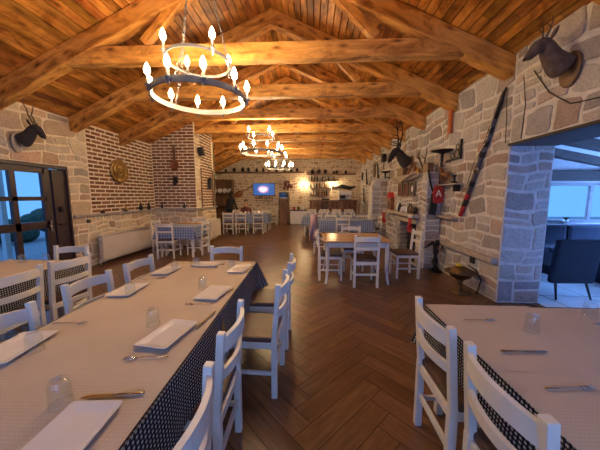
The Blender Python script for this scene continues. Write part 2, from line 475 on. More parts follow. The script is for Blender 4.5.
# jog of brick facing the room and its return
mb = MB(); col = with_col(mb)
mb.bx(XL-.3, XJ, YJ, 9.0, 0, 3.62)
masonry(mb, col, lambda u, v, d: V((u, YJ-d, v)), XL, XJ, 0, ZL+.03, [], random.Random(21), (.14, .28), (.18, .42), .028, .010, 1, colors=TB)
masonry(mb, col, lambda u, v, d: V((u, YJ-d, v)), XL, XJ, ZL+.06, 3.62, [], random.Random(22), (.088, .088), (.27, .27), .030, .006, 2, brick=True, colors=TB, top=lambda u: roof(u)+.05)
masonry(mb, col, lambda u, v, d: V((XJ+d, u, v)), YJ, 9.0, 0, ZL+.03, [], random.Random(23), (.14, .28), (.18, .42), .028, .010, 1, colors=TB)
masonry(mb, col, lambda u, v, d: V((XJ+d, u, v)), YJ+.35, 8.75, ZL+.06, 3.6, [], random.Random(24), (.088, .088), (.27, .27), .030, .006, 2, brick=True, colors=TB)
masonry(mb, col, lambda u, v, d: V((XJ+d, u, v)), YJ, YJ+.35, ZL+.06, 3.6, [], random.Random(25), (.2, .3), (.3, .36), .024, .014, 1, colors=TB)
fill_col(mb, col)
struct('wall_jog', mb, ['mortar_cream', 'stone_buff', 'brick'])
struct('trim_4', MB().bx(XL, XL+.07, DY1+.02, YJ-.01, ZL-.025, ZL+.02, bev=.006).bx(XL+.0, XJ+.06, YJ-.07, YJ, ZL+.0, ZL+.045, bev=.006).bx(XJ, XJ+.06, YJ, 9.0, ZL, ZL+.045, bev=.006), 'ledge')
# far left side wall and far wall
mb = MB(); col = with_col(mb)
mb.bx(-5.95, -5.65, 9.0, YF, 0, 2.8); mb.bx(-5.95, XJ, 8.9, 9.02, 0, 3.4)
masonry(mb, col, lambda u, v, d: V((-5.65+d, u, v)), 9.05, YF, 0, 2.7, [], random.Random(31), (.14, .3), (.2, .5), .028, .010, 1, colors=TB)
fill_col(mb, col); struct('wall_recess', mb, ['mortar_cream', 'stone_buff'])
mb = MB(); col = with_col(mb)
mb.prism([(-5.95, 0), (XP, 0), (XP, roof(XP)+.1), (RX, RZ+.1), (-5.95, roof(-5.95)+.1)], .3, Matrix.Translation((0, YF+.3, 0)) @ Matrix.Rotation(R(90), 4, 'X'))
masonry(mb, col, lambda u, v, d: V((u, YF-d, v)), -5.65, XR, 0, 4.9, [], random.Random(32), (.09, .19), (.12, .34), .026, .010, 1, colors=TB, top=lambda u: roof(u))
fill_col(mb, col); struct('wall_far', mb, ['mortar_cream', 'stone_buff'])
# wall behind the camera with two tall windows
mb = MB()
YB = Y0
xs = [(XL-.3, -3.6), (-1.4, -.9), (1.9, XP)]
for a, b in xs: mb.bx(a, b, YB-.3, YB, 0, 2.35)
mb.bx(XL-.3, XP, YB-.3, YB, 2.35, 3.1); mb.bx(-3.6, -1.4, YB-.3, YB, 0, .7); mb.bx(-.9, 1.9, YB-.3, YB, 0, .7)
mb.prism([(XL-.3, 3.1), (XP, 3.1), (RX, RZ+.05)], .3, Matrix.Translation((0, YB, 0)) @ Matrix.Rotation(R(90), 4, 'X'))
struct('wall_near', mb, 'plaster')
def window(name, p0, p1, z0, z1, nx, nz, fm='white', th=.06):
    """window between plan points p0,p1"""
    p0, p1 = V(p0), V(p1); d = (p1-p0); L = d.length; d.normalize(); ang = math.atan2(d.y, d.x)
    o = bpy.data.objects.new(name, None); C.objects.link(o); o.location = (p0.x, p0.y, 0); o.rotation_euler = (0, 0, ang); o['kind'] = 'structure'
    f = MB()
    for x0, x1 in ((0, .06), (L-.06, L)): f.bx(x0, x1, -th/2, th/2, z0, z1)
    for a, b in ((z0, z0+.06), (z1-.06, z1)): f.bx(.06, L-.06, -th/2, th/2, a, b)
    for i in range(1, nx): f.bx(L*i/nx-.03, L*i/nx+.03, -th/2, th/2, z0+.06, z1-.06)
    for j in range(1, nz): f.bx(.06, L-.06, -th/3, th/3, z0+(z1-z0)*j/nz-.02, z0+(z1-z0)*j/nz+.02)
    f.build('window_frame', fm, o)
    MB().bx(.05, L-.05, -.004, .004, z0+.05, z1-.05).build('window_pane', 'pane', o)
    return o
window('window_1', (-3.6, YB-.15), (-1.4, YB-.15), .7, 2.35, 3, 1)
window('window_2', (-.9, YB-.15), (1.9, YB-.15), .7, 2.35, 4, 1)

# ------------------------------------------------------------------ floor: herringbone boards
mb = MB(); col = with_col(mb); uvl = mb.b.loops.layers.uv.new('UVMap'); rnd = random.Random(3)
FX0, FX1, FY0, FY1 = -6.2, XP, Y0-.3, YF+.1
mb.bx(FX0, FX1, FY0, FY1, -.12, -.006)
fill_col(mb, col)
W, Lb = .155, .775; q = 5
c45, s45 = math.cos(R(45)), math.sin(R(45))
import itertools
g = .0022
def board(x0, y0, dx, dy, vertical):
    pts = [(x0+g, y0+g), (x0+dx-g, y0+g), (x0+dx-g, y0+dy-g), (x0+g, y0+dy-g)]
    P = [(p[0]*c45-p[1]*s45, p[0]*s45+p[1]*c45) for p in pts]
    mx = sum(p[0] for p in P)/4; my = sum(p[1] for p in P)/4
    if not (FX0+.2 < mx < FX1-.1 and FY0+.1 < my < FY1-.1): return
    if mx > XP-.35 and False: return
    vs = [mb.b.verts.new((min(max(p[0], FX0), FX1), p[1], 0)) for p in P]
    f = mb.b.faces.new(vs); f.material_index = 1
    k = rnd.uniform(.78, 1.22); t = (k, k*rnd.uniform(.95, 1.03), k*rnd.uniform(.88, 1.05), 1); ou, ov = rnd.uniform(0, 40), rnd.uniform(0, 40)
    for l, (a, b) in zip(f.loops, [(0, 0), (dx, 0), (dx, dy), (0, dy)]):
        l[col] = t
        l[uvl].uv = (ou+(b if vertical else a), ov+(a if vertical else b))
for n in range(-90, 90):
    for m in range(-12, 12):
        bxp, byp = n*W + m*Lb*1.0, n*W - m*Lb*1.0
        # classic herringbone cell: a horizontal board followed by a vertical one
        board(bxp, byp, Lb, W, False)
        board(bxp+Lb-0, byp-Lb+W, W, Lb, True) if False else board(bxp-W+0, byp, W, Lb, True)
struct('floor', mb, ['grout', 'floor'])

# ------------------------------------------------------------------ ceiling: boards running along the ridge
mb = MB(); col = with_col(mb); rnd = random.Random(9)
for side in (-1, 1):
    xe = -5.95 if side < 0 else XP
    Ls = abs(xe-RX)*math.hypot(1, SL); ux = (side/math.hypot(1, SL), -SL/math.hypot(1, SL))
    nrm = V((SL*side, 0, 1)).normalized()
    # backing
    a = V((RX, 0, RZ+.02)); b = V((xe, 0, roof(xe)+.02))
    vv = [(a.x, Y0-.3, a.z), (b.x, Y0-.3, b.z), (b.x, YF+.3, b.z), (a.x, YF+.3, a.z)]
    mb._new(vv + [(x, y, z+.1) for x, y, z in vv], [(0,1,2,3), (4,7,6,5), (0,4,5,1), (1,5,6,2), (2,6,7,3), (3,7,4,0)])
    n = int(Ls/.118); w = Ls/n
    for i in range(n):
        y = Y0-.3
        off = rnd.uniform(1, 4)
        while y < YF:
            ye = min(y+off, YF+.05); off = rnd.uniform(2.6, 4.2)
            s0, s1 = i*w+.003, (i+1)*w-.003
            def P(s, yy, d): 
                p = V((RX+ux[0]*s, yy, RZ+ux[1]*s)); return p - nrm*d
            k = rnd.uniform(.74, 1.2); t = (k, k*rnd.uniform(.92, 1.04), k*rnd.uniform(.85, 1.05), 1)
            vs = [P(s0, y+.002, -.01), P(s1, y+.002, -.01), P(s1, ye-.002, -.01), P(s0, ye-.002, -.01),
                  P(s0+.006, y+.002, .008), P(s1-.006, y+.002, .008), P(s1-.006, ye-.002, .008), P(s0+.006, ye-.002, .008)]
            _, fs = mb._new(vs, [(4,5,6,7), (0,1,5,4), (1,2,6,5), (2,3,7,6), (3,0,4,7)], mi=1)
            for f in fs:
                for l in f.loops: l[col] = t
            y = ye
fill_col(mb, col)
struct('ceiling', mb, ['dark_beam', 'pine'])

# roof trusses
def slanted(p0, p1, w, d, name, mat, parent, y0, bev=.012, below=True):
    """beam in an XZ plane hanging below the line p0-p1"""
    a = V((p0[0], 0, p0[1])); b = V((p1[0], 0, p1[1]))
    dr = (b-a); L = dr.length; ang = math.atan2(dr.z, dr.x)
    m = MB()
    m.box((L/2, 0, -d/2 if below else 0), (L, w, d), bev=bev)
    o = m.build(name, mat, parent); o.location = (a.x, y0, a.z); o.rotation_euler = (0, -ang, 0)
    return o
ORD = ['nearest roof truss, over the front chandelier', 'second roof truss from the front, just behind the front chandelier', 'third roof truss from the front, over the stag head',
       'fourth roof truss from the front, beside the middle chandelier', 'fifth roof truss from the front', 'sixth roof truss from the front, behind the stone pier', 'seventh roof truss from the front, over the far chandelier', 'farthest roof truss, close to the far wall']
DEP = .24
t0 = None
for i in range(9):
    y = 3.62+1.3*(i-1) + .09
    if i == 0: lab = 'pine roof truss overhead, hidden above the camera'
    else: lab = 'knotty pine '+ORD[i-1]
    if t0 is None:
        t0 = thing('roof_truss', lab, 'roof truss', (0, y, 0), 0, 'pine trusses carrying the roof')
        slanted((RX-.02, RZ-.02), (XR+.22, roof(XR+.22)-.02), .17, DEP, 'rafter', 'beam', t0, 0)
        slanted((XL-.22, roof(XL-.22)-.02), (RX+.02, RZ-.02), .17, DEP, 'rafter', 'beam', t0, 0)
        xa = (RZ-3.34-.3)/SL
        m = MB().box((RX, 0, 3.33+.11), (2*xa+.75, .15, .22), bev=.012); m.build('tie_beam', 'beam', t0)
        slanted((RX+1.55, 3.56), (RX+.75, 4.36), .10, .12, 'brace', 'beam', t0, 0)
        slanted((RX-.75, 4.36), (RX-1.55, 3.56), .10, .12, 'brace', 'beam', t0, 0)
    else: dup(t0, (0, y, 0), 0, lab)

# fireplace breast on the right wall
BX, BY0, BY1 = 2.31, 5.30, 8.0
mb = MB(); col = with_col(mb)
oy0, oy1, oz = 5.72, 7.05, .88
mb.bx(BX, XR-.02, BY0, oy0, 0, 1.98); mb.bx(BX, XR-.02, oy1, BY1, 0, 1.98); mb.bx(BX, XR-.02, oy0, oy1, oz, 1.98)
masonry(mb, col, lambda u, v, d: V((BX-d, u, v)), BY0, BY1, 0, 1.97, [(oy0, oy1, -1, oz)], random.Random(41), (.12, .26), (.16, .4), .028, .018, 1, colors=TR)
masonry(mb, col, lambda u, v, d: V((u, BY0-d, v)), BX, XR-.02, 0, 1.97, [], random.Random(42), (.12, .22), (.3, .31), .02, .014, 1, colors=TR)
fill_col(mb, col)
for f in mb.b.faces: pass
bre = mb.build('fireplace', ['mortar', 'stone']); tag(bre, 'stone fireplace breast with a dark hearth on the right wall', 'fireplace')
MB().bx(BX+.03, XR-.03, oy0-.01, oy1+.01, .0, .02).bx(XR-.05, XR-.03, oy0, oy1, .02, oz).build('hearth', 'soot', bre)
MB().bx(BX-.16, BX+.02, 5.52, 7.72, 1.03, 1.11, bev=.012).build('mantelpiece', 'ledge', bre)
MB().bx(BX-.05, BX+.03, oy0-.08, oy1+.08, .88, .99, bev=.01).build('lintel', 'ledge', bre)
mb = MB()
for k in range(7): mb.bx(BX+.02, XR-.06, 6.86, 7.04, .03+k*.12, .13+k*.12, bev=.008)
mb.build('brick_cheek', 'ledge', bre)
# stone pier farther along
mb = MB(); col = with_col(mb)
prof = [(2.03, 0), (2.6, 0), (2.6, 2.12), (2.35, 2.12), (2.14, 2.02), (2.03, 1.82)]
mb.prism(prof, .5, Matrix.Translation((0, 9.3, 0)) @ Matrix.Rotation(R(90), 4, 'X'))
masonry(mb, col, lambda u, v, d: V((u, 8.8-d, v)), 2.04, 2.6, 0, 2.0, [], random.Random(43), (.14, .24), (.24, .34), .02, .012, 1, colors=TR, top=lambda u: 1.75 if u < 2.2 else 1.9)
fill_col(mb, col); tag(mb.build('stone_pier', ['mortar', 'stone']), 'pale rounded stone pier jutting from the right wall beyond the fireplace', 'pier')

# ------------------------------------------------------------------ annex through the opening
AX, AY = 7.0, 5.8
def az(x): return 2.78-.2*(x-XP)
mb = MB(); mb.bx(XP, AX, Y0-.3, AY+.2, -.1, 0); struct('floor_annex', mb, 'tile_annex')
mb = MB()
for i in range(10):
    x = XP+.02+i*.45
for k in range(12): mb.bx(XP+.02, AX, Y0+k*.62+.0, Y0+k*.62+.006, 0.0, .0015)
for k in range(6): mb.bx(XP+.3+k*.62, XP+.306+k*.62, Y0, AY, 0.0, .0015)
o = mb.build('trim_5', 'grout'); o['kind'] = 'structure'
mb = MB()
mb.bx(XP, 5.05, AY, AY+.2, 0, 2.7); mb.bx(5.05, AX, AY, AY+.2, 0, .92); mb.bx(5.05, AX, AY, AY+.2, 1.78, 2.6)
struct('wall_annex_far', mb, 'plaster')
mb = MB(); mb.bx(AX, AX+.2, Y0-.3, AY+.2, 0, .8); mb.bx(AX, AX+.2, Y0-.3, AY+.2, 1.8, 2.2); struct('wall_annex_side', mb, 'plaster')
mb = MB(); mb.bx(XP, AX, Y0-.3, Y0-.1, 0, 2.8); struct('wall_annex_near', mb, 'plaster')
window('window_3', (5.05, AY+.06), (AX, AY+.06), .92, 1.78, 2, 1, 'ring_metal')
window('window_4', (AX+.08, Y0-.1), (AX+.08, AY), .8, 1.8, 6, 1, 'ring_metal')
mb = MB()
a, b = az(XP), az(AX+.3)
vv = [(XP, Y0-.3, a), (AX+.3, Y0-.3, b), (AX+.3, AY+.3, b), (XP, AY+.3, a)]
mb._new(vv+[(x, y, z+.08) for x, y, z in vv], [(0,1,2,3), (4,7,6,5), (0,4,5,1), (1,5,6,2), (2,6,7,3), (3,7,4,0)])
struct('ceiling_annex', mb, 'annex_board')
r0 = None
for k in range(10):
    y = Y0+.2+k*.78
    nm = 'annex_rafter'
    m = MB(); L = math.hypot(AX-XP, a-az(AX)); m.box((L/2, 0, -.075), (L, .16, .15), bev=.01)
    o = m.build(nm, 'dark_beam'); o.location = (XP, y, a); o.rotation_euler = (0, math.atan(.2), 0)
    tag(o, 'dark sloping rafter under the pale annex ceiling', 'rafter', 'dark rafters under the annex ceiling')
struct('trim_6', MB().bx(XP+.1, AX, AY-.06, AY-.005, 1.82, 2.03), 'dark_beam')

# ------------------------------------------------------------------ door in the left wall
door = bpy.data.objects.new('door_1', None); C.objects.link(door); door.location = (XL-.08, 0, 0); door['kind'] = 'structure'
def leaf(y0, y1, name):
    m = MB(); cols = 2; st = .09
    m.bx(-.03, .03, y0, y0+st, .02, 2.0, bev=.004).bx(-.03, .03, y1-st-.05, y1, .02, 2.0, bev=.004)
    rows = [(.02, .16), (.92, 1.05), (1.42, 1.49), (1.9, 2.0)]
    for a, b in rows: m.bx(-.03, .03, y0+st, y1-st, a, b)
    ym = (y0+y1)/2-.02; m.bx(-.03, .03, ym-.04, ym+.04, .16, 1.9)
    o = m.build(name, 'door_wood', door)
    MB().bx(-.004, .004, y0+.05, y1-.05, .1, 1.95).build('window_pane', 'pane', o)
    return o
lf = leaf(3.36, 4.50, 'door_leaf')
h = MB().bx(.03, .045, 4.41, 4.45, .85, 1.05, bev=.003).tube([(.045, 4.43, .98), (.09, 4.43, .98), (.095, 4.33, .97)], .009)
tag(h.build('door_handle', 'steel', lf), 'steel handle')
MB().bx(-.05, .05, 4.52, 4.78, .02, 1.98, bev=.006).build('side_panel', 'door_wood', door)
MB().bx(.05, .09, 4.60, 4.64, 1.2, 1.3).bx(.05, .1, 4.56, 4.68, .95, .99).build('latch', 'iron', door)
leaf(2.2, 3.34, 'door_leaf') if False else leaf(2.66, 3.34, 'door_leaf')
MB().bx(-.1, .09, DY0, DY0+.06, 0, DZ).bx(-.1, .09, DY1-.03, DY1, 0, DZ).bx(-.1, .09, DY0, DY1, DZ-.055, DZ).build('door_frame', 'door_wood', door)
# outside
struct('ground', MB().bx(-16, XL-.3, -6, 14, -.14, -.02), 'ground')
mb = MB(); rnd = random.Random(6)
for k in range(40): mb.ball((-9.5+rnd.uniform(-.3, .3), -1+k*.25, rnd.uniform(.2, .7)), rnd.uniform(.25, .42), 8)
tag(mb.build('garden_hedge', 'hedge'), 'dark hedge outside beyond the glazed door', 'hedge', kind='stuff')
mb = MB()
for k in range(3): mb.bx(-7.05, -6.95, 2.6+k*1.4, 2.7+k*1.4, -.02, 2.6)
o = mb.build('veranda_posts', 'white'); tag(o, 'white posts of the veranda outside the glazed door', 'veranda'); o.name = 'veranda'
struct('ground_right', MB().bx(AX+.2, 22, -8, 20, -.2, -.05), 'ground')

# ------------------------------------------------------------------ chair
def bow(m, z, h, th, depth, w=.37, arch=0.0, y=-.195):
    n = 10; T = []
    for i in range(n+1):
        u = -1+2*i/n; x = u*w/2; yy = y - depth*(1-u*u); top = z+h/2+arch*(1-u*u); bot = z-h/2+arch*.6*(1-u*u)
        T.append([V((x, yy-th/2, bot)), V((x, yy+th/2, bot)), V((x, yy+th/2, top)), V((x, yy-th/2, top))])
    vs = [[m.b.verts.new(p) for p in r] for r in T]
    for a, b in zip(vs, vs[1:]):
        for j in range(4):
            f = m.b.faces.new((a[j], a[(j+1) % 4], b[(j+1) % 4], b[j])); f.smooth = j in (1, 3) and False
    m.b.faces.new(vs[0]); m.b.faces.new(vs[-1][::-1])
    return m
def make_chair():
    t = thing('dining_chair', 'x', 'chair')
    for s in (-1, 1):
        m = MB()
        m.box((s*.187, -.19, .225), (.038, .042, .45), bev=.004)
        m.box((s*.187, -.2075, .66), (.038, .036, .43), rot=(R(4.6), 0, 0), bev=.005)
        m.build('back_leg', 'white_wood', t)
        MB().box((s*.182, .195, .215), (.036, .036, .43), bev=.004, taper=.9).build('front_leg', 'white_wood', t)
    b = MB(); bow(b, .805, .072, .022, .045, arch=.012, y=-.222); b.build('top_rail', 'white_wood', t)
    b = MB(); bow(b, .655, .048, .020, .038, arch=.0, y=-.210); b.build('back_slat', 'white_wood', t)
    f = MB()
    f.bx(-.17, .17, -.205, -.18, .385, .435, bev=.003).bx(-.17, .17, .182, .206, .385, .435, bev=.003)
    for s in (-1, 1): f.box((s*.187, 0, .41), (.022, .36, .05), bev=.003)
    f.build('seat_frame', 'white_wood', t)
    st = MB().bx(-.17, .17, -.20, -.18, .20, .235, bev=.003).bx(-.165, .165, .185, .205, .27, .30, bev=.003)
    for s in (-1, 1): st.box((s*.186, 0, .19), (.018, .36, .03), bev=.003)
    st.build('stretcher', 'white_wood', t)
    p = MB().box((0, .01, .452), (.395, .40, .045), bev=.016); p.build('seat_pad', 'seat', t)
    return t
chair0 = make_chair(); first = [True]
def chair(x, y, deg, label, group, tip=0):
    if first[0]:
        first[0] = False; place(chair0, (x, y, 0), R(deg)); chair0['label'] = label; chair0['group'] = group; return chair0
    return dup(chair0, (x, y, 0), R(deg), label, group)
G1 = 'white chairs around the long left table'
chair(-.44, 2.54, 91, 'white chair with brown seat, farthest on the aisle side of the long table', G1)
chair(-.455, 1.94, 88, 'white aisle-side chair whose brown seat shows fully, second from the far end', G1)
chair(-.645, 1.27, 92, 'white aisle-side chair pushed against the gingham, third from the far end', G1)
chair(-.60, .68, 92, 'nearest white aisle-side chair of the long table, cut off by the picture bottom', G1)
chair(-1.51, 2.43, -90, 'white chair on the wall side of the long table, nearest the radiator', G1)
chair(-1.52, 1.85, -92, 'white chair in the middle of the wall side of the long left table', G1)
chair(-1.44, 1.20, -88, 'large white chair back at the left edge, nearest on the wall side of the table', G1)
chair(-1.07, 2.90, 181, 'bluish white chair standing alone at the far end of the long left table', G1)
G2 = 'white chairs around the far left table'
chair(-2.72, 2.50, 84, 'white chair in front of black netted gingham, nearer the radiator on the far left table', G2)
chair(-2.72, 1.98, 92, 'white chair cut by the left picture edge, at the side of the far left table', G2)
chair(-3.05, 2.85, 186, 'white chair at the head of the far left table, in front of the dark door', G2)
G3 = 'white chairs along the right-hand table'
chair(.895, 1.38, -90, 'whole cream white chair at the far corner of the right-hand table', G3)
chair(.90, .87, -91, 'nearest cream chair at the right-hand table, cut by the bottom of the picture', G3)
G4 = 'white chairs around the bare wooden table'
chair(.89, 4.30, 0, 'white chair with its back to the camera at the bare wooden table', G4)
chair(.33, 4.62, -90, 'white chair seen side-on at the left end of the bare wooden table', G4)
chair(1.74, 4.78, 92, 'white chair seen side-on at the right end of the wooden table, by the fireplace', G4)
chair(.83, 5.20, 180, 'white chair on the far side of the bare wooden table, facing the camera', G4)
G5 = 'white chairs around the middle blue-clothed tables'
chair(.93, 7.86, 0, 'white chair in front of the blue cloth beyond the wooden table', G5)
chair(1.98, 8.30, 90, 'white chair side-on at the right end of the blue-clothed table, by the stone pier', G5)
chair(.26, 6.75, -92, 'white chair with a pink jacket hung over its back', G5)
G6 = 'white chairs around the blue-clothed table by the radiator'
chair(-3.50, 6.02, 4, 'white chair with its back to the camera at the blue table beside the long radiator', G6)
chair(-2.97, 6.45, 88, 'white chair at the aisle side of the blue table beside the long radiator', G6)
chair(-3.98, 6.62, -90, 'white chair squeezed between the long radiator and the blue table', G6)
chair(-3.30, 7.10, 180, 'white chair behind the blue table, its back against the brick jog', G6)
G7 = 'white chairs around the table under the television'
chair(-3.29, 10.03, 0, 'leftmost of three white chairs with backs to the camera at the television table', G7)
chair(-2.79, 10.05, 0, 'middle of three white chairs with backs to the camera at the television table', G7)
chair(-2.14, 10.22, 0, 'rightmost of three white chairs with backs to the camera at the television table', G7)
chair(-3.45, 11.42, 180, 'white chair at the far side of the television table, next to the standing person', G7)
chair(-2.60, 11.45, 178, 'white chair on the far side of the television table, second from its right end', G7)
chair(-2.10, 11.45, 180, 'white chair at the right on the far side of the television table', G7)
chair(-2.02, 13.15, 90, 'white chair standing alone beside the wooden cabinet on the far wall', G7)
G8 = 'white chairs packed around the far tables before the bar'
for i, x in enumerate((.15, .65, 1.2, 1.75)):
    chair(x, 9.15, 0, 'small white chair back in the nearer row at the far tables before the bar', G8)
for i, x in enumerate((-.05, .5, 1.05, 1.6)):
    chair(x, 10.75, 180, 'small white chair back in the middle row at the far tables before the bar', G8)
for i, x in enumerate((.0, .6, 1.2, 1.8)):
    chair(x, 12.35, 180, 'small white chair back in the last row before the bar', G8)

# jacket
mb = MB(); n = 14; rnd = random.Random(5)
prof = [(1.00, .10, .05), (.98, .17, .075), (.9, .215, .09), (.75, .225, .10), (.6, .23, .10), (.45, .235, .11), (.34, .23, .10)]
rings = []
for z, a, b in prof:
    rings.append([mb.b.verts.new((.05+b*(1+.15*math.sin(5*t*2*PI/n+z*9))*math.cos(2*PI*t/n)*1.05, 6.75+a*math.sin(2*PI*t/n), z+.02*math.sin(3*t))) for t in range(n)])
for a, b in zip(rings, rings[1:]):
    for j in range(n):
        f = mb.b.faces.new((a[j], a[(j+1) % n], b[(j+1) % n], b[j])); f.smooth = True
mb.b.faces.new(rings[0])
jk = mb.build('jacket', 'pink'); tag(jk, 'pink fleece jacket hung over the back of a white chair', 'jacket')
for s in (-1, 1): MB().tube([(.04, 6.75+s*.16, .93), (.0, 6.75+s*.24, .75), (-.02, 6.75+s*.25, .5), (.0, 6.75+s*.22, .36)], [.05, .055, .05, .04], 10).build('sleeve', 'pink', jk)
MB().torus((.06, 6.75, 1.0), .075, .025, 16, 6).build('collar', 'pink', jk)

# ------------------------------------------------------------------ tables and cloths
def table(label, cx, cy, w, l, h=.745, deg=0, top='table_wood', group=None, curved=False):
    t = thing('dining_table', label, 'table', (cx, cy, 0), R(deg), group)
    MB().box((0, 0, h-.014), (w, l, .028), bev=.006).build('tabletop', top, t)
    ax, ay = w/2-.07, l/2-.07
    ap = MB()
    for s in (-1, 1):
        ap.box((s*ax, 0, h-.075), (.02, 2*ay-.05, .09)); ap.box((0, s*ay, h-.075), (2*ax-.05, .02, .09))
    ap.build('apron', 'white_wood', t)
    for sx in (-1, 1):
        for sy in (-1, 1):
            m = MB()
            if curved:
                pts = [(sx*(ax+o_), sy*(ay+o_), z) for z, o_ in ((h-.03, 0), (.5, .002), (.25, .0), (.1, .012), (0.0, .03))]
                m.tube(pts, [.036, .034, .028, .024, .022], 4, smooth=False)
            else: m.box((sx*ax, sy*ay, (h-.03)/2), (.055, .055, h-.03), bev=.004, taper=.8)
            m.build('leg', 'white_wood', t)
    return t
def cloth(label, cx, cy, w, l, drop, mat, deg=0, z=.747, group=None, wave=.012, seed=0, sides=(1, 1, 1, 1), name='tablecloth', flare=.06):
    """sides: +x, +y, -x, -y"""
    mb = MB(); uv = mb.b.loops.layers.uv.new('UVMap')
    hw, hl = w/2+.004, l/2+.004
    def quad(vs, uvs):
        f = mb.b.faces.new(vs); f.smooth = True
        for lp, q in zip(f.loops, uvs): lp[uv].uv = q
    tv = [mb.b.verts.new(p) for p in ((-hw, -hl, z), (hw, -hl, z), (hw, hl, z), (-hw, hl, z))]
    quad(tv, [(-hw, -hl), (hw, -hl), (hw, hl), (-hw, hl)])
    rnd = random.Random(seed); K = 7
    defs = [((hw, -hl), (hw, hl), (1, 0)), ((hw, hl), (-hw, hl), (0, 1)), ((-hw, hl), (-hw, -hl), (-1, 0)), ((-hw, -hl), (hw, -hl), (0, -1))]
    for si, (a, b, nn) in enumerate(defs):
        if not sides[si]: continue
        L = math.hypot(b[0]-a[0], b[1]-a[1]); n = max(8, int(L/.05)); ph = rnd.uniform(0, 6); fr = rnd.uniform(9, 13)
        g = []
        for i in range(n+1):
            s = i/n; px, py = a[0]+(b[0]-a[0])*s, a[1]+(b[1]-a[1])*s
            e0 = max(0, 1-s*L/.12) if sides[(si-1) % 4] else 0; e1 = max(0, 1-(1-s)*L/.12) if sides[(si+1) % 4] else 0
            tx, ty = (b[0]-a[0])/L, (b[1]-a[1])/L
            colm = []
            for k in range(K+1):
                t = k/K; d = drop*t
                off = .003+t*(.012+wave*math.sin(s*L*fr+ph)+wave*.5*math.sin(s*L*fr*2.3+ph)) + flare*t*(e0**2+e1**2)
                sh = flare*t*(e1**2-e0**2)
                zz = z-d-(.0 if k < K else .006*math.sin(s*L*5+ph)) + (.0 if k < K else 0)
                colm.append((mb.b.verts.new((px+nn[0]*off+tx*sh, py+nn[1]*off+ty*sh, zz)), (px+nn[0]*d, py+nn[1]*d)))
            g.append(colm)
        for p, q in zip(g, g[1:]):
            for k in range(K):
                quad([p[k][0], q[k][0], q[k+1][0], p[k+1][0]], [p[k][1], q[k][1], q[k+1][1], p[k+1][1]])
    o = mb.build(name, mat); place(o, (cx, cy, 0), R(deg))
    return tag(o, label, 'tablecloth', group)
def sheet(label, cx, cy, w, l, z, deg=0, group=None, seed=0):
    mb = MB(); rnd = random.Random(seed); n = 12
    g = [[None]*(n+1) for _ in range(n+1)]
    for i in range(n+1):
        for j in range(n+1):
            x, y = -w/2+w*i/n, -l/2+l*j/n
            zz = .0006*math.sin(x*23+seed)+.0006*math.sin(y*17+seed*2)
            if i in (0, n): zz -= 0.0
            g[i][j] = (x, y, zz)
    for dz in (0, .0012):
        vs = [[mb.b.verts.new((p[0], p[1], p[2]+dz)) for p in r] for r in g]
        for i in range(n):
            for j in range(n):
                f = mb.b.faces.new((vs[i][j], vs[i+1][j], vs[i+1][j+1], vs[i][j+1])); f.smooth = True
    o = mb.build('paper_table_cover', 'paper', recalc=False); place(o, (cx, cy, z), R(deg))
    return tag(o, label, 'table cover', group)
TD = 1.6
GT = 'tables joined into the long left row'
def LT(u, v):   # u across (right +), v world Y, for the slightly turned long table
    return (-1.075 + u - math.tan(R(TD))*(v-1.5), v)
table('near table of the long left row under paper sheets', *LT(0, .86), .955, 1.39, deg=TD, group=GT)
table('far table of the long left row under paper sheets', *LT(0, 2.19), .955, 1.25, deg=TD, group=GT)
GC = 'black gingham cloths on the long left row'
cloth('black and white gingham cloth hanging from the near half of the long table', *LT(0, .86), .965, 1.395, .30, 'gingham_black', TD, group=GC, seed=3, sides=(1, 0, 1, 1))
cloth('black and white gingham cloth hanging from the far half of the long table', *LT(0, 2.19), .965, 1.255, .30, 'gingham_black', TD, group=GC, seed=4, sides=(1, 1, 1, 0), wave=.02, flare=.09)
bd = [.17, .56, .905, 1.25, 1.75, 2.26, 2.80]
names = ['paper sheet nearest the camera, under the glossy plate', 'second paper sheet from the camera, with the dark knife', 'third paper sheet from the camera, with a fork across it',
         'fourth paper sheet from the camera, under the big square plate', 'fifth paper sheet from the camera, by the gingham corner', 'farthest paper sheet of the long table, at its end chair']
for i, (a, b) in enumerate(zip(bd, bd[1:])):
    sheet('beige embossed '+names[i], *LT(.0, (a+b)/2), .955, b-a+.03, .7485+.0013*(i % 2), TD+(.3 if i % 2 else -.2), 'paper sheets on the long left table', i)
TT = .7535   # top of paper
table('table at the far left under paper, in front of the dark door', -3.15, 1.75, .86, 2.1)
cloth('black and white gingham cloth on the far left table, seen between chair slats', -3.15, 1.75, .87, 2.11, .42, 'gingham_black', seed=7)
sheet('beige embossed paper on the far left table in front of the door', -3.15, 1.75, .86, 2.08, .7495, 0, None, 4)
# right table
table('large right-hand table under paper, near the wide opening', 1.47, .93, 1.31, 1.60)
cloth('black and white gingham cloth hanging behind the cream chairs at the right-hand table', 1.47, .93, 1.32, 1.61, .30, 'gingham_black', seed=9)
GP = 'paper sheets on the right-hand table'
sheet('beige paper sheet on the right-hand table, far left one under a fork', 1.133, 1.40, .68, .68, .7495, 0, GP, 1)
sheet('beige paper sheet on the right-hand table, near left one beside the chairs', 1.133, .60, .68, .95, .7485, 0, GP, 2)
sheet('beige paper sheet on the right-hand table, on its right side toward the opening', 1.795, .93, .65, 1.58, .7500, 0, GP, 3)
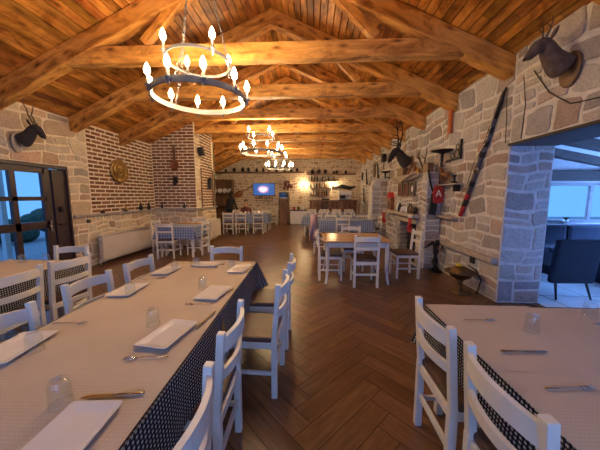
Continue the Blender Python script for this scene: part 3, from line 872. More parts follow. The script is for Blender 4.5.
# other tables
table('bare table with varnished brown top and white curved legs', .77, 4.71, 1.14, .98, .75, curved=True)
table('table beside the long radiator under a blue gingham cloth', -3.30, 6.50, .92, 1.1)
cloth('blue and white gingham cloth on the near part of the table beside the long radiator', -3.30, 6.30, .93, .70, .28, 'gingham_blue', seed=12, sides=(1, 0, 1, 1))
cloth('blue and white gingham cloth beyond the bare wooden table', 1.05, 8.30, 1.62, .92, .34, 'gingham_blue', seed=13)
table('table beyond the bare wooden table, under a blue gingham cloth', 1.05, 8.30, 1.6, .9)
table('table in the middle row before the bar, under a blue cloth', .72, 9.95, 2.1, 1.0)
cloth('blue and white gingham cloth on the middle table before the bar', .72, 9.95, 2.12, 1.02, .34, 'gingham_blue', seed=14)
table('last table before the bar, under a blue cloth', .85, 11.65, 2.1, .9)
cloth('blue and white gingham cloth on the last table before the bar', .85, 11.65, 2.12, .92, .34, 'gingham_blue', seed=15)
table('table under the television, beneath a grey-blue cloth', -2.72, 10.75, 1.78, .86)
cloth('grey-blue gingham cloth on the table under the television', -2.72, 10.75, 1.8, .88, .36, 'gingham_blue', seed=16)

# ------------------------------------------------------------------ tableware
def make_plate(w, l):
    t = MB(); n = 6; prof = [(-.02, .0), (-.02, .003), (-.002, .014), (0, .016), (-.004, .017), (-.03, .006), (-.05, .005)]
    rings = []
    for ins, z in prof:
        hw, hl, r = w/2+ins, l/2+ins, max(.004, .012+ins*.2)
        pts = []
        for cx, cy, a0 in ((hw-r, hl-r, 0), (-(hw-r), hl-r, 90), (-(hw-r), -(hl-r), 180), (hw-r, -(hl-r), 270)):
            for k in range(n): 
                a = R(a0+90*k/(n-1)); pts.append((cx+r*math.cos(a), cy+r*math.sin(a), z))
        rings.append([t.b.verts.new(p) for p in pts])
    m = len(rings[0])
    for a, b in zip(rings, rings[1:]):
        for j in range(m):
            f = t.b.faces.new((a[j], a[(j+1) % m], b[(j+1) % m], b[j])); f.smooth = True
    t.b.faces.new(rings[0][::-1]); t.b.faces.new(rings[-1])
    return t.build('plate', 'plate')
pl0 = make_plate(.185, .285)
GPl = 'rectangular white plates on the long left table'
PL = [(-.752, .665, .0, 'glossy white plate at the bottom edge of the picture, beside the dark knife', 4),
      (-.768, 1.27, 0, 'white rectangular plate beside the middle glass, second from the camera, aisle side', -9),
      (-.752, 1.855, 0, 'white rectangular plate on the aisle side near the gingham corner', -5),
      (-.738, 2.51, 0, 'white rectangular plate at the far aisle corner of the long table', -3),
      (-1.45, 1.11, 0, 'white plate at the left picture edge on the wall side of the long table', 8),
      (-1.45, 1.885, 0, 'white plate in the middle of the wall side, beside an upturned glass', 3),
      (-1.44, 2.415, 0, 'farthest white plate on the wall side of the long table', 0),
      (-1.14, 2.66, 0, 'white plate laid crosswise for the chair at the far end', 90)]
for i, (x, y, z, lab, dg) in enumerate(PL):
    o = pl0 if i == 0 else dup(pl0, (0, 0, 0))
    place(o, (x, y, TT), R(dg)); tag(o, lab, 'plate', GPl)
def make_glass():
    r0, r1, h, t = .029, .037, .098, .0022   # upturned: mouth (r1) below
    prof = [(r1, 0), (r1-.001, .02), (r0+.003, .075), (r0, h-.004), (r0-.004, h), (0, h-.001), ]
    inner = [(0, h-.012), (r0-.006, h-.011), (r0-t, h-.018), (r0+.003-t, .075), (r1-.001-t, .02), (r1-t, 0)]
    m = MB(); m.lathe(prof + [(.0, h-.0011)][:0], n=24)
    m.lathe(inner, n=24)
    m.lathe([(r1-t, 0), (r1, 0)], n=24)
    bmesh.ops.remove_doubles(m.b, verts=m.b.verts[:], dist=1e-5)
    return m.build('water_glass', 'glass')
gl0 = make_glass()
GG = 'upturned glasses on the long left table'
GL = [(-.90, .80, 'large upturned glass nearest the camera, beside the glossy plate and knife', GG),
      (-.92, 1.37, 'upturned glass left of the big square plate in the middle of the long table', GG),
      (-1.34, 1.10, 'upturned glass at the left picture edge beside the wall-side plate', GG),
      (-.88, 1.96, 'upturned glass behind the plate near the gingham corner', GG),
      (-.83, 2.55, 'upturned glass behind the plate at the far aisle corner', GG),
      (-1.235, 2.62, 'upturned glass left of the crosswise plate at the far end', GG),
      (-1.37, 1.80, 'upturned glass beside the middle plate of the wall side', GG),
      (-1.375, 2.44, 'upturned glass beside the farthest plate of the wall side', GG),
      (-3.26, 2.66, 'upturned glass at the far end of the far left table, the left one', 'glasses on the far left table'),
      (-3.02, 2.70, 'upturned glass at the far end of the far left table, the one nearer the chairs', 'glasses on the far left table'),
      (1.22, 1.40, 'upturned clear glass in the middle of the right-hand table, between fork and knife', 'glasses on the right-hand table'),
      (1.735, 1.60, 'clear glass at the right picture edge on the right-hand table', 'glasses on the right-hand table')]
for i, (x, y, lab, gp) in enumerate(GL):
    o = gl0 if i == 0 else dup(gl0, (0, 0, 0))
    place(o, (x, y, TT if i < 8 else .7525), R(13*i)); tag(o, lab, 'glass', gp)
def make_fork():
    m = MB()
    m.tube([(-.10, 0, .004), (-.05, 0, .004), (0, 0, .005), (.035, 0, .003), (.05, 0, .002)], [.0052, .0048, .003, .0035, .008], 8, flat=.35)
    m.tube([(.048, 0, .0025), (.056, 0, .003)], [.0115, .0115], 8, flat=.2)
    for k in range(4):
        y = -.009+.006*k; m.tube([(.053, y, .0028), (.075, y, .0055), (.098, y, .0045)], [.002, .0018, .001], 5)
    return m.build('fork', 'steel')
def make_knife():
    m = MB()
    m.tube([(-.105, 0, .005), (-.09, 0, .005), (-.01, 0, .005), (0, 0, .005)], [.007, .0085, .0065, .005], 10, flat=.45)
    m.prism([(0, -.006), (.08, -.009), (.105, -.007), (.118, .004), (.1, .007), (0, .006)], .0018, Matrix.Translation((0, 0, .004)))
    return m.build('knife', 'steel')
fk0, kn0 = make_fork(), make_knife()
GK = 'cutlery on the long left table'
FK = [(-.765, 1.07, 8+180, 'fork lying crosswise in front of the big square plate', GK, TT), (-1.42, 1.365, 5, 'fork on the wall side between the first two plates', GK, TT),
      (-.775, 1.66, 185, 'fork in front of the plate near the gingham corner', GK, TT), (-1.43, 2.17, 20, 'fork on the wall side before the farthest plate', GK, TT), (-.98, 2.62, 80, 'fork beside the crosswise plate at the far end', GK, TT),
      (1.01, 1.515, 3, 'fork near the far edge of the right-hand table', 'cutlery on the right-hand table', .7525), (1.01, .965, 4, 'large fork in the foreground of the right-hand table', 'cutlery on the right-hand table', .7515)]
for i, (x, y, a, lab, gp, z) in enumerate(FK):
    o = fk0 if i == 0 else dup(fk0, (0, 0, 0)); place(o, (x, y, z), R(a)); tag(o, lab, 'fork', gp)
KN = [(-.735, .845, 189, 'knife with dark handle beside the nearest glass on the long table', GK, TT), (-.655, 1.87, 80, 'knife beside the plate near the gingham corner', GK, TT-.0005), (-.635, 1.44, 83, 'knife along the aisle side of the big square plate', GK, TT),
      (-.635, 2.50, 88, 'knife at the far aisle corner of the long table', GK, TT), (-1.585+.02, 1.2, 80, 'knife at the left picture edge of the long table', GK, TT),
      (1.02, 1.20, 1, 'knife lying crosswise in the middle of the right-hand table', 'cutlery on the right-hand table', .7525), (1.76, 1.50, 2, 'knife at the right picture edge in front of the glass', 'cutlery on the right-hand table', .7525)]
for i, (x, y, a, lab, gp, z) in enumerate(KN):
    o = kn0 if i == 0 else dup(kn0, (0, 0, 0)); place(o, (x, y, z), R(a)); tag(o, lab, 'knife', gp)

# glasses and plates on the far tables, small
sg = MB().lathe([(.0, 0), (.028, 0), (.034, .1), (.031, .1), (.026, .006), (0, .005)], n=10).build('small_glass', 'white')
rnd = random.Random(77); k = 0
for (x0, x1, y0, y1, gp, lab) in ((-.2, 1.65, 9.6, 10.35, 'glasses on the middle table before the bar', 'small pale glass on the middle table before the bar'),
                                  (.0, 1.8, 11.35, 11.95, 'glasses on the last table before the bar', 'small pale glass on the last table before the bar'),
                                  (-3.45, -2.0, 10.5, 11.0, 'glasses on the television table', 'small pale glass on the table under the television')):
    for i in range(8):
        o = sg if k == 0 else dup(sg, (0, 0, 0)); k += 1
        place(o, (x0+(x1-x0)*(i+.5)/8, y0+(y1-y0)*rnd.random(), .748)); tag(o, lab, 'glass', gp)

# ------------------------------------------------------------------ radiators
def radiator(label, loc, L, H, rz):
    t = thing('radiator', label, 'radiator', loc, rz)
    m = MB().box((0, 0, H/2), (L, .035, H), bev=.008); m.box((0, -.065, H/2), (L-.04, .025, H-.06), bev=.006)
    m.build('panel', 'radiator', t)
    MB().box((0, -.03, H-.005), (L, .11, .018), bev=.003).build('top_grille', 'radiator', t)
    for s in (-1, 1): MB().box((s*(L/2-.004), -.03, H/2), (.008, .105, H-.02), bev=.002).build('side_cover', 'radiator', t)
    MB().tube([(-L/2+.02, -.03, .06), (-L/2-.05, -.03, .06), (-L/2-.05, -.05, -.04)], .012).build('pipe', 'white', t)
    MB().tube([(-L/2-.005, -.03, H-.08), (-L/2-.045, -.03, H-.08)], .02, 10).build('valve', 'white', t)
    return t
radiator('long white panel radiator under the ledge of the left brick wall', (XL+.16, 6.25, .07), 2.1, .58, R(90))
radiator('small white radiator on the stone return beyond the brick jog', (XJ+.16, 8.35, .12), .8, .6, R(90))
tag(MB().bx(XL+.012, XL+.03, 5.11, 5.19, .935, 1.005, bev=.003).build('wall_outlet', 'black'), 'small black outlet on the stone above the long radiator', 'outlet')
tag(MB().bx(XR-.035, XR-.01, 4.10, 4.21, .42, .53, bev=.003).build('wall_vent', 'black'), 'small black hole cover below the right wall ledge', 'vent')

# ------------------------------------------------------------------ left wall ornaments
t = thing('brass_wall_plate', 'round embossed brass plate hung on the brick wall', 'wall plate', (XL+.035, 6.12, 2.10), rot=(0, R(90), 0))
MB().lathe([(0, -.01), (.27, -.01), (.285, .0), (.285, .014), (.26, .02), (.22, .006), (.17, .004), (0, .004)], n=40).build('rim', 'brass', t)
mb = MB()
for k in range(8):
    a = k*PI/4; mb.ball((.10*math.cos(a), .10*math.sin(a), .012), .042, 10, (1, 1, .4))
mb.ball((0, 0, .015), .06, 14, (1, 1, .5)); mb.torus((0, 0, .012), .19, .01, 36, 6)
mb.build('relief', 'brass', t)
# hanging ladle-like pan on the jog
t = thing('copper_pan', 'long-handled dark copper pan hung on the brick jog', 'pan', (-4.03, YJ-.008, 2.40), rot=(R(90), 0, 0))
MB().lathe([(0, .0), (.09, .0), (.13, .03), (.135, .05), (.115, .055), (.08, .02), (0, .015)], n=28).build('bowl', 'copper', t)
MB().prism([(-.03, .12), (.03, .12), (.04, .42), (.055, .50), (0, .53), (-.055, .50), (-.04, .42)], .02, Matrix.Translation((0, 0, .02))).build('handle', 'brown_wood', t)
t = thing('coffee_mill', 'dark wall-mounted hand mill below the copper pan', 'mill', (-4.03, YJ-.066, 1.88))
MB().box((0, .03, .08), (.12, .06, .18), bev=.008).build('housing', 'iron', t)
MB().lathe([(.03, -.08), (.045, -.05), (.05, .0), (.03, .02)], (0, -.01, -.0), 14).build('cup', 'iron', t)
MB().tube([(0, -.02, .17), (0, -.02, .2), (-.12, -.03, .2), (-.13, -.03, .16)], .01, 8).build('crank', 'iron', t)
tag(MB().ball((XL+.03, 7.3, 1.87), .03, 10).build('iron_wall_hook', 'iron'), 'small dark round hook on the brick beside the inner corner', 'hook')
# ledge figures
for i, (y, h, lab) in enumerate(((5.5, .06, 'low dark figurine at the start of the left wall ledge'), (6.18, .15, 'pale small pot on the left wall ledge below the brass plate'), (6.74, .2, 'dark bottle on the left wall ledge, the left one of a pair'), (7.08, .2, 'dark bottle on the left wall ledge, the right one of a pair'))):
    m = MB().lathe([(0, 0), (.04, 0), (.045, h*.45), (.018, h*.65), (.016, h*.92), (.022, h), (0, h)], n=14)
    tag(place(m.build('ledge_bottle', 'iron' if i != 1 else 'brass'), (XL+.085 if i else XL+.05, y, ZL+.021)), lab, 'bottle', 'small vessels on the left wall ledge')
    if i == 0: bpy.data.objects['ledge_bottle'].scale = (1, 1, 1)
for i, (x, lab) in enumerate(((-4.48, 'dark little pot on the ledge in the corner of the brick jog'), (-3.8, 'tiny dark pot on the ledge in the middle of the brick jog'))):
    m = MB().lathe([(0, 0), (.03, 0), (.04, .05), (.02, .09), (.024, .12), (0, .12)], n=14)
    tag(place(m.build('ledge_pot', 'iron'), (x, YJ-.04, ZL+.046)), lab, 'pot')
# speaker on jog return
t = thing('wall_speaker', 'small black speaker high on the stone return beside the brick jog', 'speaker', (XJ+.02, 7.68, 2.72))
MB().box((.10, 0, .1), (.15, .15, .24), rot=(0, R(-12), 0), bev=.01).build('cabinet', 'black', t)
MB().box((.02, 0, .1), (.05, .04, .05)).build('bracket', 'iron', t)
tag(MB().tube([(XJ+.03, 7.72, 2.70), (XJ+.04, 8.1, 2.58), (XJ+.04, 8.5, 2.42), (XJ+.04, 8.9, 2.36)], .008, 6).build('speaker_cable', 'black'), 'black cable sagging from the small speaker along the stone return', 'cable')
t = thing('wall_lantern', 'dark wall lantern on the brick return near the second radiator', 'lantern', (XJ+.02, 8.35, 1.72))
MB().box((.06, 0, .16), (.10, .12, .3), bev=.01).build('body', 'black', t)
MB().lathe([(.09, 0), (.02, .08), (0, .09)], (.06, 0, .31), 4).build('cap', 'iron', t)
struct('trim_7', MB().bx(XJ-.0, XJ+.035, 7.82, 7.86, ZL+.05, 2.35).bx(XJ, XJ+.035, 8.74, 8.79, ZL+.05, 2.35), 'brown_wood')

# ------------------------------------------------------------------ animal heads (local +Y out of the wall)
def trophy(name, label, loc, rz, fur, sc=1.0, horns='roe', plaque='brown_wood', droop=0.0, fat=1.0, short=1.0):
    t = thing(name, label, 'mounted head', loc, rz)
    s = sc
    P = [(0, .0, -.10, .15, .17), (0, .10, -.03, .135, .16), (0, .20, .07, .10, .12), (0, .26, .19, .085, .10), (0, .325, .265, .088, .095), (0, .40, .245, .086, .088), (0, .47, .195, .066, .07), (0, .545, .14, .056, .056), (0, .57, .125, .045, .04)]
    for i in (5, 6, 7, 8):
        if i < len(P):
            k = (i-4)*droop; a_, b_, c_, d_, e_ = P[i]; P[i] = (a_, b_-k*.035, c_-k*.045, d_, e_)
    P = [(a, b if i < 4 else P[3][1]+(b-P[3][1])*short, c, d*fat, e*fat) for i, (a, b, c, d, e) in enumerate(P)]
    nz = P[-1]
    P = [(a*s, b*s, c*s, d*s, e*s) for a, b, c, d, e in P]
    skin('head', P, [(i, i+1) for i in range(len(P)-1)], fur, t)
    for q in (-1, 1):
        m = MB(); m.ball((q*.115*s, .27*s, .335*s), .06*s, 10, (.55, .35, 1.35), rot=(0, R(50*q), 0)); m.build('ear', fur, t)
        MB().ball((q*.062*s, .375*s, .285*s), .013*s, 8).build('eye', 'screen_glass', t)
    MB().ball((0, (nz[1]+.03)*s, (nz[2]-.004)*s), .024*s, 10, (1.1, .8, .8)).build('nose', 'black', t)
    m = MB().lathe([(0, 0), (.17*s, 0), (.17*s, .02*s), (.15*s, .03*s), (0, .03*s)], n=26, M_=Matrix.Translation((0, -.05*s, -.1*s)) @ Matrix.Rotation(R(-90), 4, 'X'), sy=1.35)
    m.build('plaque', plaque, t)
    for q in (-1, 1):
        m = MB(); b = V((q*.035*s, .31*s, .33*s))
        def pt(x, y, z): return (b.x+q*x*s, b.y+y*s, b.z+z*s)
        if horns == 'roe':
            m.tube([pt(0, 0, 0), pt(.03, -.02, .08), pt(.05, -.03, .17), pt(.045, -.02, .24)], [.013*s, .011*s, .008*s, .003*s])
            m.tube([pt(.035, -.02, .10), pt(.04, .05, .16)], [.008*s, .002*s])
        elif horns == 'lyre':
            m.tube([pt(0, 0, 0), pt(.03, -.03, .1), pt(.02, -.07, .2), pt(.06, -.06, .3), pt(.13, -.08, .40), pt(.15, -.05, .50)], [.02*s, .019*s, .016*s, .013*s, .009*s, .003*s])
        else:
            m.tube([pt(0, 0, 0), pt(.10, -.04, .10), pt(.19, -.06, .26), pt(.20, -.04, .42), pt(.15, -.0, .58), pt(.12, .02, .70)], [.022*s, .02*s, .018*s, .016*s, .011*s, .004*s])
            for (z, a, c, d) in ((.05, .05, .16, .14), (.16, .12, .17, .24), (.34, .2, .14, .44), (.50, .16, .10, .64), (.52, .17, -.12, .62)):
                m.tube([pt(a, -.04, z), pt(a+.03, c*.6, (z+d)/2-.02), pt(a+.05, c, d)], [.013*s, .010*s, .003*s])
        m.build('antler', 'antler' if horns != 'stag' else 'stag_fur', t)
    return t
trophy('mounted_deer_head', 'brown roe deer head mounted high on the right wall above the opening', (XR-.05, 2.86, 2.84), R(84), 'deer_fur', .74, 'roe', droop=.3, fat=1.1, short=.9)
trophy('mounted_stag_head', 'near-black stag head with branching antlers above the fireplace', (XR-.06, 6.95, 2.42), R(84), 'stag_fur', 1.05, 'stag', droop=.9, fat=1.12, short=1.2)
trophy('mounted_antelope_head', 'dark antelope head with long curved horns on a pale plaque above the door', (XL+.06, 3.98, 2.42), R(-70), 'stag_fur', .70, 'lyre', 'ledge', droop=.6, fat=1.1, short=.85)
t = thing('antler_wreath', 'tangle of small antlers and dried sprigs beside the stag head', 'antlers', (XR-.03, 6.05, 2.2))
rnd = random.Random(2)
for k in range(5):
    m = MB(); y = rnd.uniform(-.15, .15)
    m.tube([(-.02, y*.3, -.15), (-.08, y, .1), (-.1, y*1.8, .25), (-.06, y*1.2, .42)], [.014, .013, .01, .003])
    m.tube([(-.08, y, .12), (-.16, y+.06, .22)], [.009, .002]); m.build('antler', 'antler', t)
MB().box((-.02, 0, -.1), (.04, .22, .22), bev=.01).build('mount', 'brown_wood', t)

# ------------------------------------------------------------------ right wall ornaments
# long decorated staff leaning on the wall from the red tip up
a, b = V((XR-.05, 4.53, 1.16)), V((XR-.04, 3.70, 2.94))
t = thing('decorated_staff', 'long dark decorated staff with red bands hung slanting on the right wall', 'staff', a)
d = b-a; L = d.length
def seg(m, f0, f1, r): return m.tube([d*f0, d*f1], r, 10)
seg(MB(), .0, .10, .034).build('tip', 'red', t); seg(MB(), .1001, .16, .036).build('band', 'black', t); seg(MB(), .1601, .215, .034).build('band', 'red', t)
seg(MB(), .2151, .80, .032).build('shaft', 'staff_wood', t)
for f in (.28, .40, .52, .60, .70): 
    seg(MB(), f, f+.045, .037).build('band', 'black' if f != .40 else 'steel', t)
m = MB().tube([d*.8001, d*.92, d], [.03, .026, .01], 8); m.build('tip', 'iron', t)
tag(MB().tube([(XR-.07, 4.55, 1.5), (XR-.09, 4.35, 1.62), (XR-.09, 4.2, 2.0), (XR-.085, 3.95, 2.3), (XR-.08, 3.8, 2.7), (XR-.07, 3.71, 2.9)], .007, 5).build('cord', 'steel'), 'thin twisted cord wound beside the slanting decorated staff', 'cord')
# cable from the deer
tag(MB().tube([(XR-.04, 3.42, 2.95), (XR-.035, 3.36, 2.6), (XR-.035, 3.38, 2.2)], .005, 5).tube([(XR-.035, 3.28, 2.95), (XR-.035, 3.05, 2.62), (XR-.035, 2.8, 2.42), (XR-.035, 2.5, 2.38), (XR-.035, 1.8, 2.45)], .006, 5).build('light_cable', 'black'), 'thin black cable sagging below the roe deer head', 'cable')
tag(MB().tube([(XR-.03, 3.70, 2.93), (XR-.03, 3.66, 2.5), (XR-.04, 3.63, 2.2)], .005, 5).build('fairy_light_wire', 'black'), 'thin wire hanging from the top of the slanting staff', 'cable')
# orange flute
tag(MB().box((XR-.05, 5.06, 2.87), (.05, .09, .42), bev=.01).box((XR-.05, 5.06, 3.11), (.03, .04, .08), bev=.005).build('wooden_flask', 'orange'), 'narrow orange wooden case hung high on the right wall', 'wooden case')
# sconce with dish and scroll bracket
t = thing('wall_sconce', 'black iron sconce with a dark dish and scroll bracket on the right wall', 'sconce', (XR-.02, 4.72, 2.15))
MB().bx(-.03, 0, -.06, -.03, 0, .33).bx(-.03, 0, -.06, .42, 0, .03).build('bracket', 'iron', t)
MB().torus((-.015, .08, .10), .07, .009, 20, 6, rot=(0, R(90), 0)).torus((-.015, .06, .22), .05, .008, 20, 6, rot=(0, R(90), 0)).torus((-.015, .22, .09), .05, .008, 20, 6, rot=(0, R(90), 0)).build('scroll', 'iron', t)
MB().lathe([(.02, -.1), (.025, .0), (.03, .14), (.07, .165), (.2, .20), (.205, .212), (.06, .19), (0, .19)], (-.12, .38, .0), 22).build('dish', 'iron', t)
MB().lathe([(0, .19), (.045, .19), (.045, .25), (0, .25)], (-.12, .38, 0), 16).build('candle', 'candle', t)
# shelf with goat figure
t = thing('rail_shelf', 'thin pale shelf rail on the right wall under the carved goat', 'shelf', (XR-.02, 5.0, 1.70))
MB().bx(-.14, 0, -.45, .40, 0, .022, bev=.003).build('board', 'ledge', t)
MB().bx(-.12, 0, -.36, -.34, -.12, 0).bx(-.12, 0, .30, .32, -.12, 0).build('bracket', 'iron', t)
t = thing('goat_figurine', 'carved reddish brown goat figurine on the thin right wall shelf', 'figurine', (XR-.10, 5.03, 1.722), R(90))
skin('body', [(-.13, 0, .17, .055), (-.04, 0, .175, .065), (.07, 0, .18, .06), (.12, 0, .24, .04), (.15, 0, .31, .035), (.21, 0, .28, .022)], [(0, 1), (1, 2), (2, 3), (3, 4), (4, 5)], 'goat', t)
for x in (-.12, .07):
    for y in (-.03, .03): MB().tube([(x, y, .15), (x+.01, y, .08), (x, y, 0)], [.024, .014, .012], 8).build('leg', 'goat', t)
for y in (-.02, .02): MB().tube([(.15, y, .33), (.13, y*1.8, .40), (.08, y*2.4, .43), (.05, y*2.8, .40)], [.012, .01, .007, .002], 6).build('horn', 'iron', t)
MB().tube([(-.17, 0, .2), (-.2, 0, .24)], [.012, .004], 6).build('tail', 'goat', t)
# mug on the shelf
tag(MB().lathe([(0, 0), (.05, 0), (.055, .03), (.02, .05), (.02, .12), (.05, .15), (.045, .15), (0, .13)], (XR-.08, 4.74, 1.722), 14).build('goblet', 'iron'), 'dark goblet at the near end of the thin right wall shelf', 'goblet')
# red bag with letter A, hung on the black cabinet face
t = thing('red_pennant_bag', 'red cloth bag with a white letter A hanging from the thin shelf', 'bag', (XR-.13, 5.22, 1.36))
mb = MB()
mb.prism([(-.09, .02), (-.07, 0), (.07, 0), (.09, .02), (.10, .2), (.07, .32), (.03, .36), (-.03, .36), (-.07, .32), (-.10, .2)], .05, Matrix.Rotation(R(90), 4, 'X') @ Matrix.Translation((0, 0, -.0)))
mb.build('pouch', 'red', t)
mb = MB(); ym = -.0525
for q in (-1, 1): mb.box((q*.025, ym, .19), (.018, .005, .13), rot=(0, R(-20*q), 0))
mb.box((0, ym, .17), (.05, .005, .016)); mb.build('letter', 'white', t)
MB().tube([(-.03, -.02, .36), (0, -.02, .40), (.03, -.02, .36)], .006, 6).build('loop', 'red', t)
tag(MB().box((2.42, 5.22, 1.34), (.14, .05, .42), bev=.01, rot=(0, R(6), 0)).build('chalk_board', 'black'), 'black board standing on the fireplace shoulder behind the red bag', 'board')
tag(MB().tube([(2.30, 5.25, 2.0), (2.36, 5.23, 1.7), (2.45, 5.22, 1.45)], [.02, .018, .012], 8).build('old_pistol', 'iron'), 'dark slanting old pistol on the fireplace corner', 'pistol')
tag(MB().tube([(2.52, 5.23, 2.05), (2.52, 5.23, 1.62)], [.016, .014], 8).build('iron_rod', 'iron'), 'dark upright iron rod on the fireplace corner', 'rod')
# top shelf of the fireplace: trough with garland, box, carvings
t = thing('wooden_trough', 'long carved grey trough shelf over the fireplace with rope garland', 'trough', (BX-.06, 6.35, 1.99))
n = 14; mb = MB()
prof = [(-.09, .0), (-.07, -.14), (.05, -.14), (.07, .0)]
vs = []
for i in range(n+1):
    u = -1+2*i/n; k = 1-.55*abs(u)**3
    vs.append([mb.b.verts.new((x*k, u*.82, z*k)) for x, z in prof])
for p, q in zip(vs, vs[1:]):
    for j in range(4): mb.b.faces.new((p[j], q[j], q[(j+1) % 4], p[(j+1) % 4]))
mb.b.faces.new(vs[0]); mb.b.faces.new(vs[-1][::-1]); mb.build('body', 'ledge', t)
MB().tube([(-.1, -.8, .0), (-.12, -.4, -.07), (-.12, 0, -.16), (-.12, .4, -.07), (-.1, .8, 0)], .022, 8).build('rope_garland', 'rope', t)
tag(MB().bx(2.33, 2.50, 6.78, 7.22, 1.985, 2.23, bev=.01).build('wooden_chest', 'brown_wood'), 'dark wooden chest on top of the fireplace shelf', 'chest')
rnd = random.Random(15)
for i, (y, h, lab, mt) in enumerate(((6.6, .26, 'tall brown carved figure next to the dark chest over the fireplace', 'goat'), (6.42, .18, 'pale stone figure second from the chest over the fireplace', 'ledge'), (6.28, .30, 'brown jug in the middle of the fireplace top', 'goat'), (6.1, .17, 'small brass pot on the fireplace top', 'brass'), (5.62, .2, 'dark box-like radio at the near end of the fireplace top', 'brown_wood'))):
    m = MB()
    if i == 4: m.bx(-.06, .06, -.15, .1, 0, h, bev=.01)
    else: m.lathe([(0, 0), (.05, 0), (.065, h*.35), (.05, h*.6), (.02, h*.75), (.035, h*.88), (.02, h), (0, h)], n=14)
    tag(place(m.build(['carved_figure', 'stone_figure', 'jug', 'brass_pot', 'old_radio'][i], mt), (2.44, y, 1.985)), lab, ['figurine', 'figurine', 'jug', 'pot', 'radio'][i])
# three frames
for i, y in enumerate((5.95, 6.35, 6.75)):
    t = thing('picture_frame', ['near one of three small dark frames', 'middle one of three small dark frames', 'far one of three small dark frames'][i]+' above the mantelpiece', 'picture frame', (BX-.03, y, 1.66), 0, 'small frames above the mantelpiece')
    m = MB(); m.bx(-.02, .01, -.15, -.12, -.17, .17).bx(-.02, .01, .12, .15, -.17, .17).bx(-.02, .01, -.12, .12, .14, .17).bx(-.02, .01, -.12, .12, -.17, -.14); m.build('frame', 'brown_wood', t)
    MB().bx(-.008, .008, -.12, .12, -.14, .14).build('picture', 'maroon' if i != 0 else 'black', t)
    if i == 0: MB().ball((-.012, 0, 0), .05, 10, (.2, 1, 1.4)).build('emblem', 'white', t)
# mantel things
for i, (y, h, lab) in enumerate(((6.75, .24, 'tallest white figurine on the mantelpiece'), (6.45, .12, 'small white cup on the mantelpiece next to the tall figurine'), (6.28, .15, 'white jug in the middle of the mantelpiece'), (6.1, .12, 'white pot toward the near end of the mantelpiece'))):
    m = MB().lathe([(0, 0), (.045, 0), (.055, h*.4), (.03, h*.7), (.038, h*.9), (.02, h), (0, h)], n=14)
    tag(place(m.build('white_figurine', 'white'), (BX-.07, y, 1.111)), lab, 'figurine', 'white ornaments on the mantelpiece')
for i, y in enumerate((6.6, 5.95, 5.85)):
    m = MB().lathe([(0, 0), (.05, 0), (.05, .12), (.02, .17), (.02, .22), (0, .22)], n=14)
    tag(place(m.build('mantel_bottle', 'black' if i != 2 else 'brown_wood'), (BX-.08, y, 1.111)), ['dark bottle between the white mantelpiece figurines', 'dark bottle near the front end of the mantelpiece', 'brown bottle at the front end of the mantelpiece'][i], 'bottle', 'dark bottles on the mantelpiece')
t = thing('house_shrine', 'small red and tan house-shaped shrine at the far end of the mantelpiece', 'shrine', (BX-.06, 7.42, 1.111))
MB().bx(-.06, .06, -.16, .16, 0, .34, bev=.006).build('body', 'goat', t)
MB().prism([(-.19, 0), (.19, 0), (0, .16)], .16, Matrix.Translation((-.08, 0, .34)) @ Matrix.Rotation(R(90), 4, 'Z') @ Matrix.Rotation(R(90), 4, 'X')).build('roof', 'red', t)
MB().bx(-.066, -.058, -.06, .06, .06, .24).build('door', 'black', t)
def stocking(name, label, loc, s=1):
    t = thing(name, label, 'stocking', loc)
    mb = MB(); mb.tube([(0, 0, 0), (0, 0, -.12*s), (-.005, -.01*s, -.24*s), (-.01, -.07*s, -.31*s), (-.01, -.14*s, -.33*s)], [.065*s, .06*s, .06*s, .055*s, .03*s], 12, flat=.55); mb.build('sock', 'red', t)
    MB().tube([(0, 0, .03), (0, 0, -.03)], .072*s, 12, flat=.6).build('cuff', 'white', t)
stocking('red_stocking', 'red stocking with white cuff hanging from the near end of the mantelpiece', (BX-.19, 5.60, 1.06))
stocking('red_stocking', 'red stocking with white cuff hanging from the far end of the mantelpiece', (BX-.19, 7.62, 1.06))
tag(MB().lathe([(0, 0), (.05, 0), (.05, .14), (0, .16)], (BX-.08, 5.62, 1.111), 14).build('tin_can', 'iron'), 'dark tin at the near corner of the mantelpiece', 'tin')
# iron sculpture at the fireplace foot
t = thing('root_sculpture', 'twisted dark root sculpture on the floor beside the fireplace', 'sculpture', (2.47, 5.10, 0))
rnd = random.Random(8); m = MB()
for k in range(4):
    x = rnd.uniform(-.06, .06); m.tube([(x, .02*k-.04, 0), (-x*.8, .03, .2), (x*.6, 0, .4), (-.02+x*.5, 0, .55)], [.045, .03, .03, .025], 8)
m.build('trunk', 'iron', t)
MB().tube([(0, 0, .52), (-.08, 0, .58), (-.17, -.02, .52), (-.27, -.03, .47)], [.04, .035, .02, .006], 8).tube([(0, 0, .52), (.07, 0, .6), (.12, 0, .52), (.1, -.03, .4)], [.04, .035, .02, .006], 8).tube([(-.05, 0, .54), (.0, -.02, .62), (.06, 0, .61)], [.02, .03, .02], 8).build('branch', 'iron', t)
MB().lathe([(0, 0), (.13, 0), (.11, .03), (0, .03)], n=14).build('base', 'iron', t)
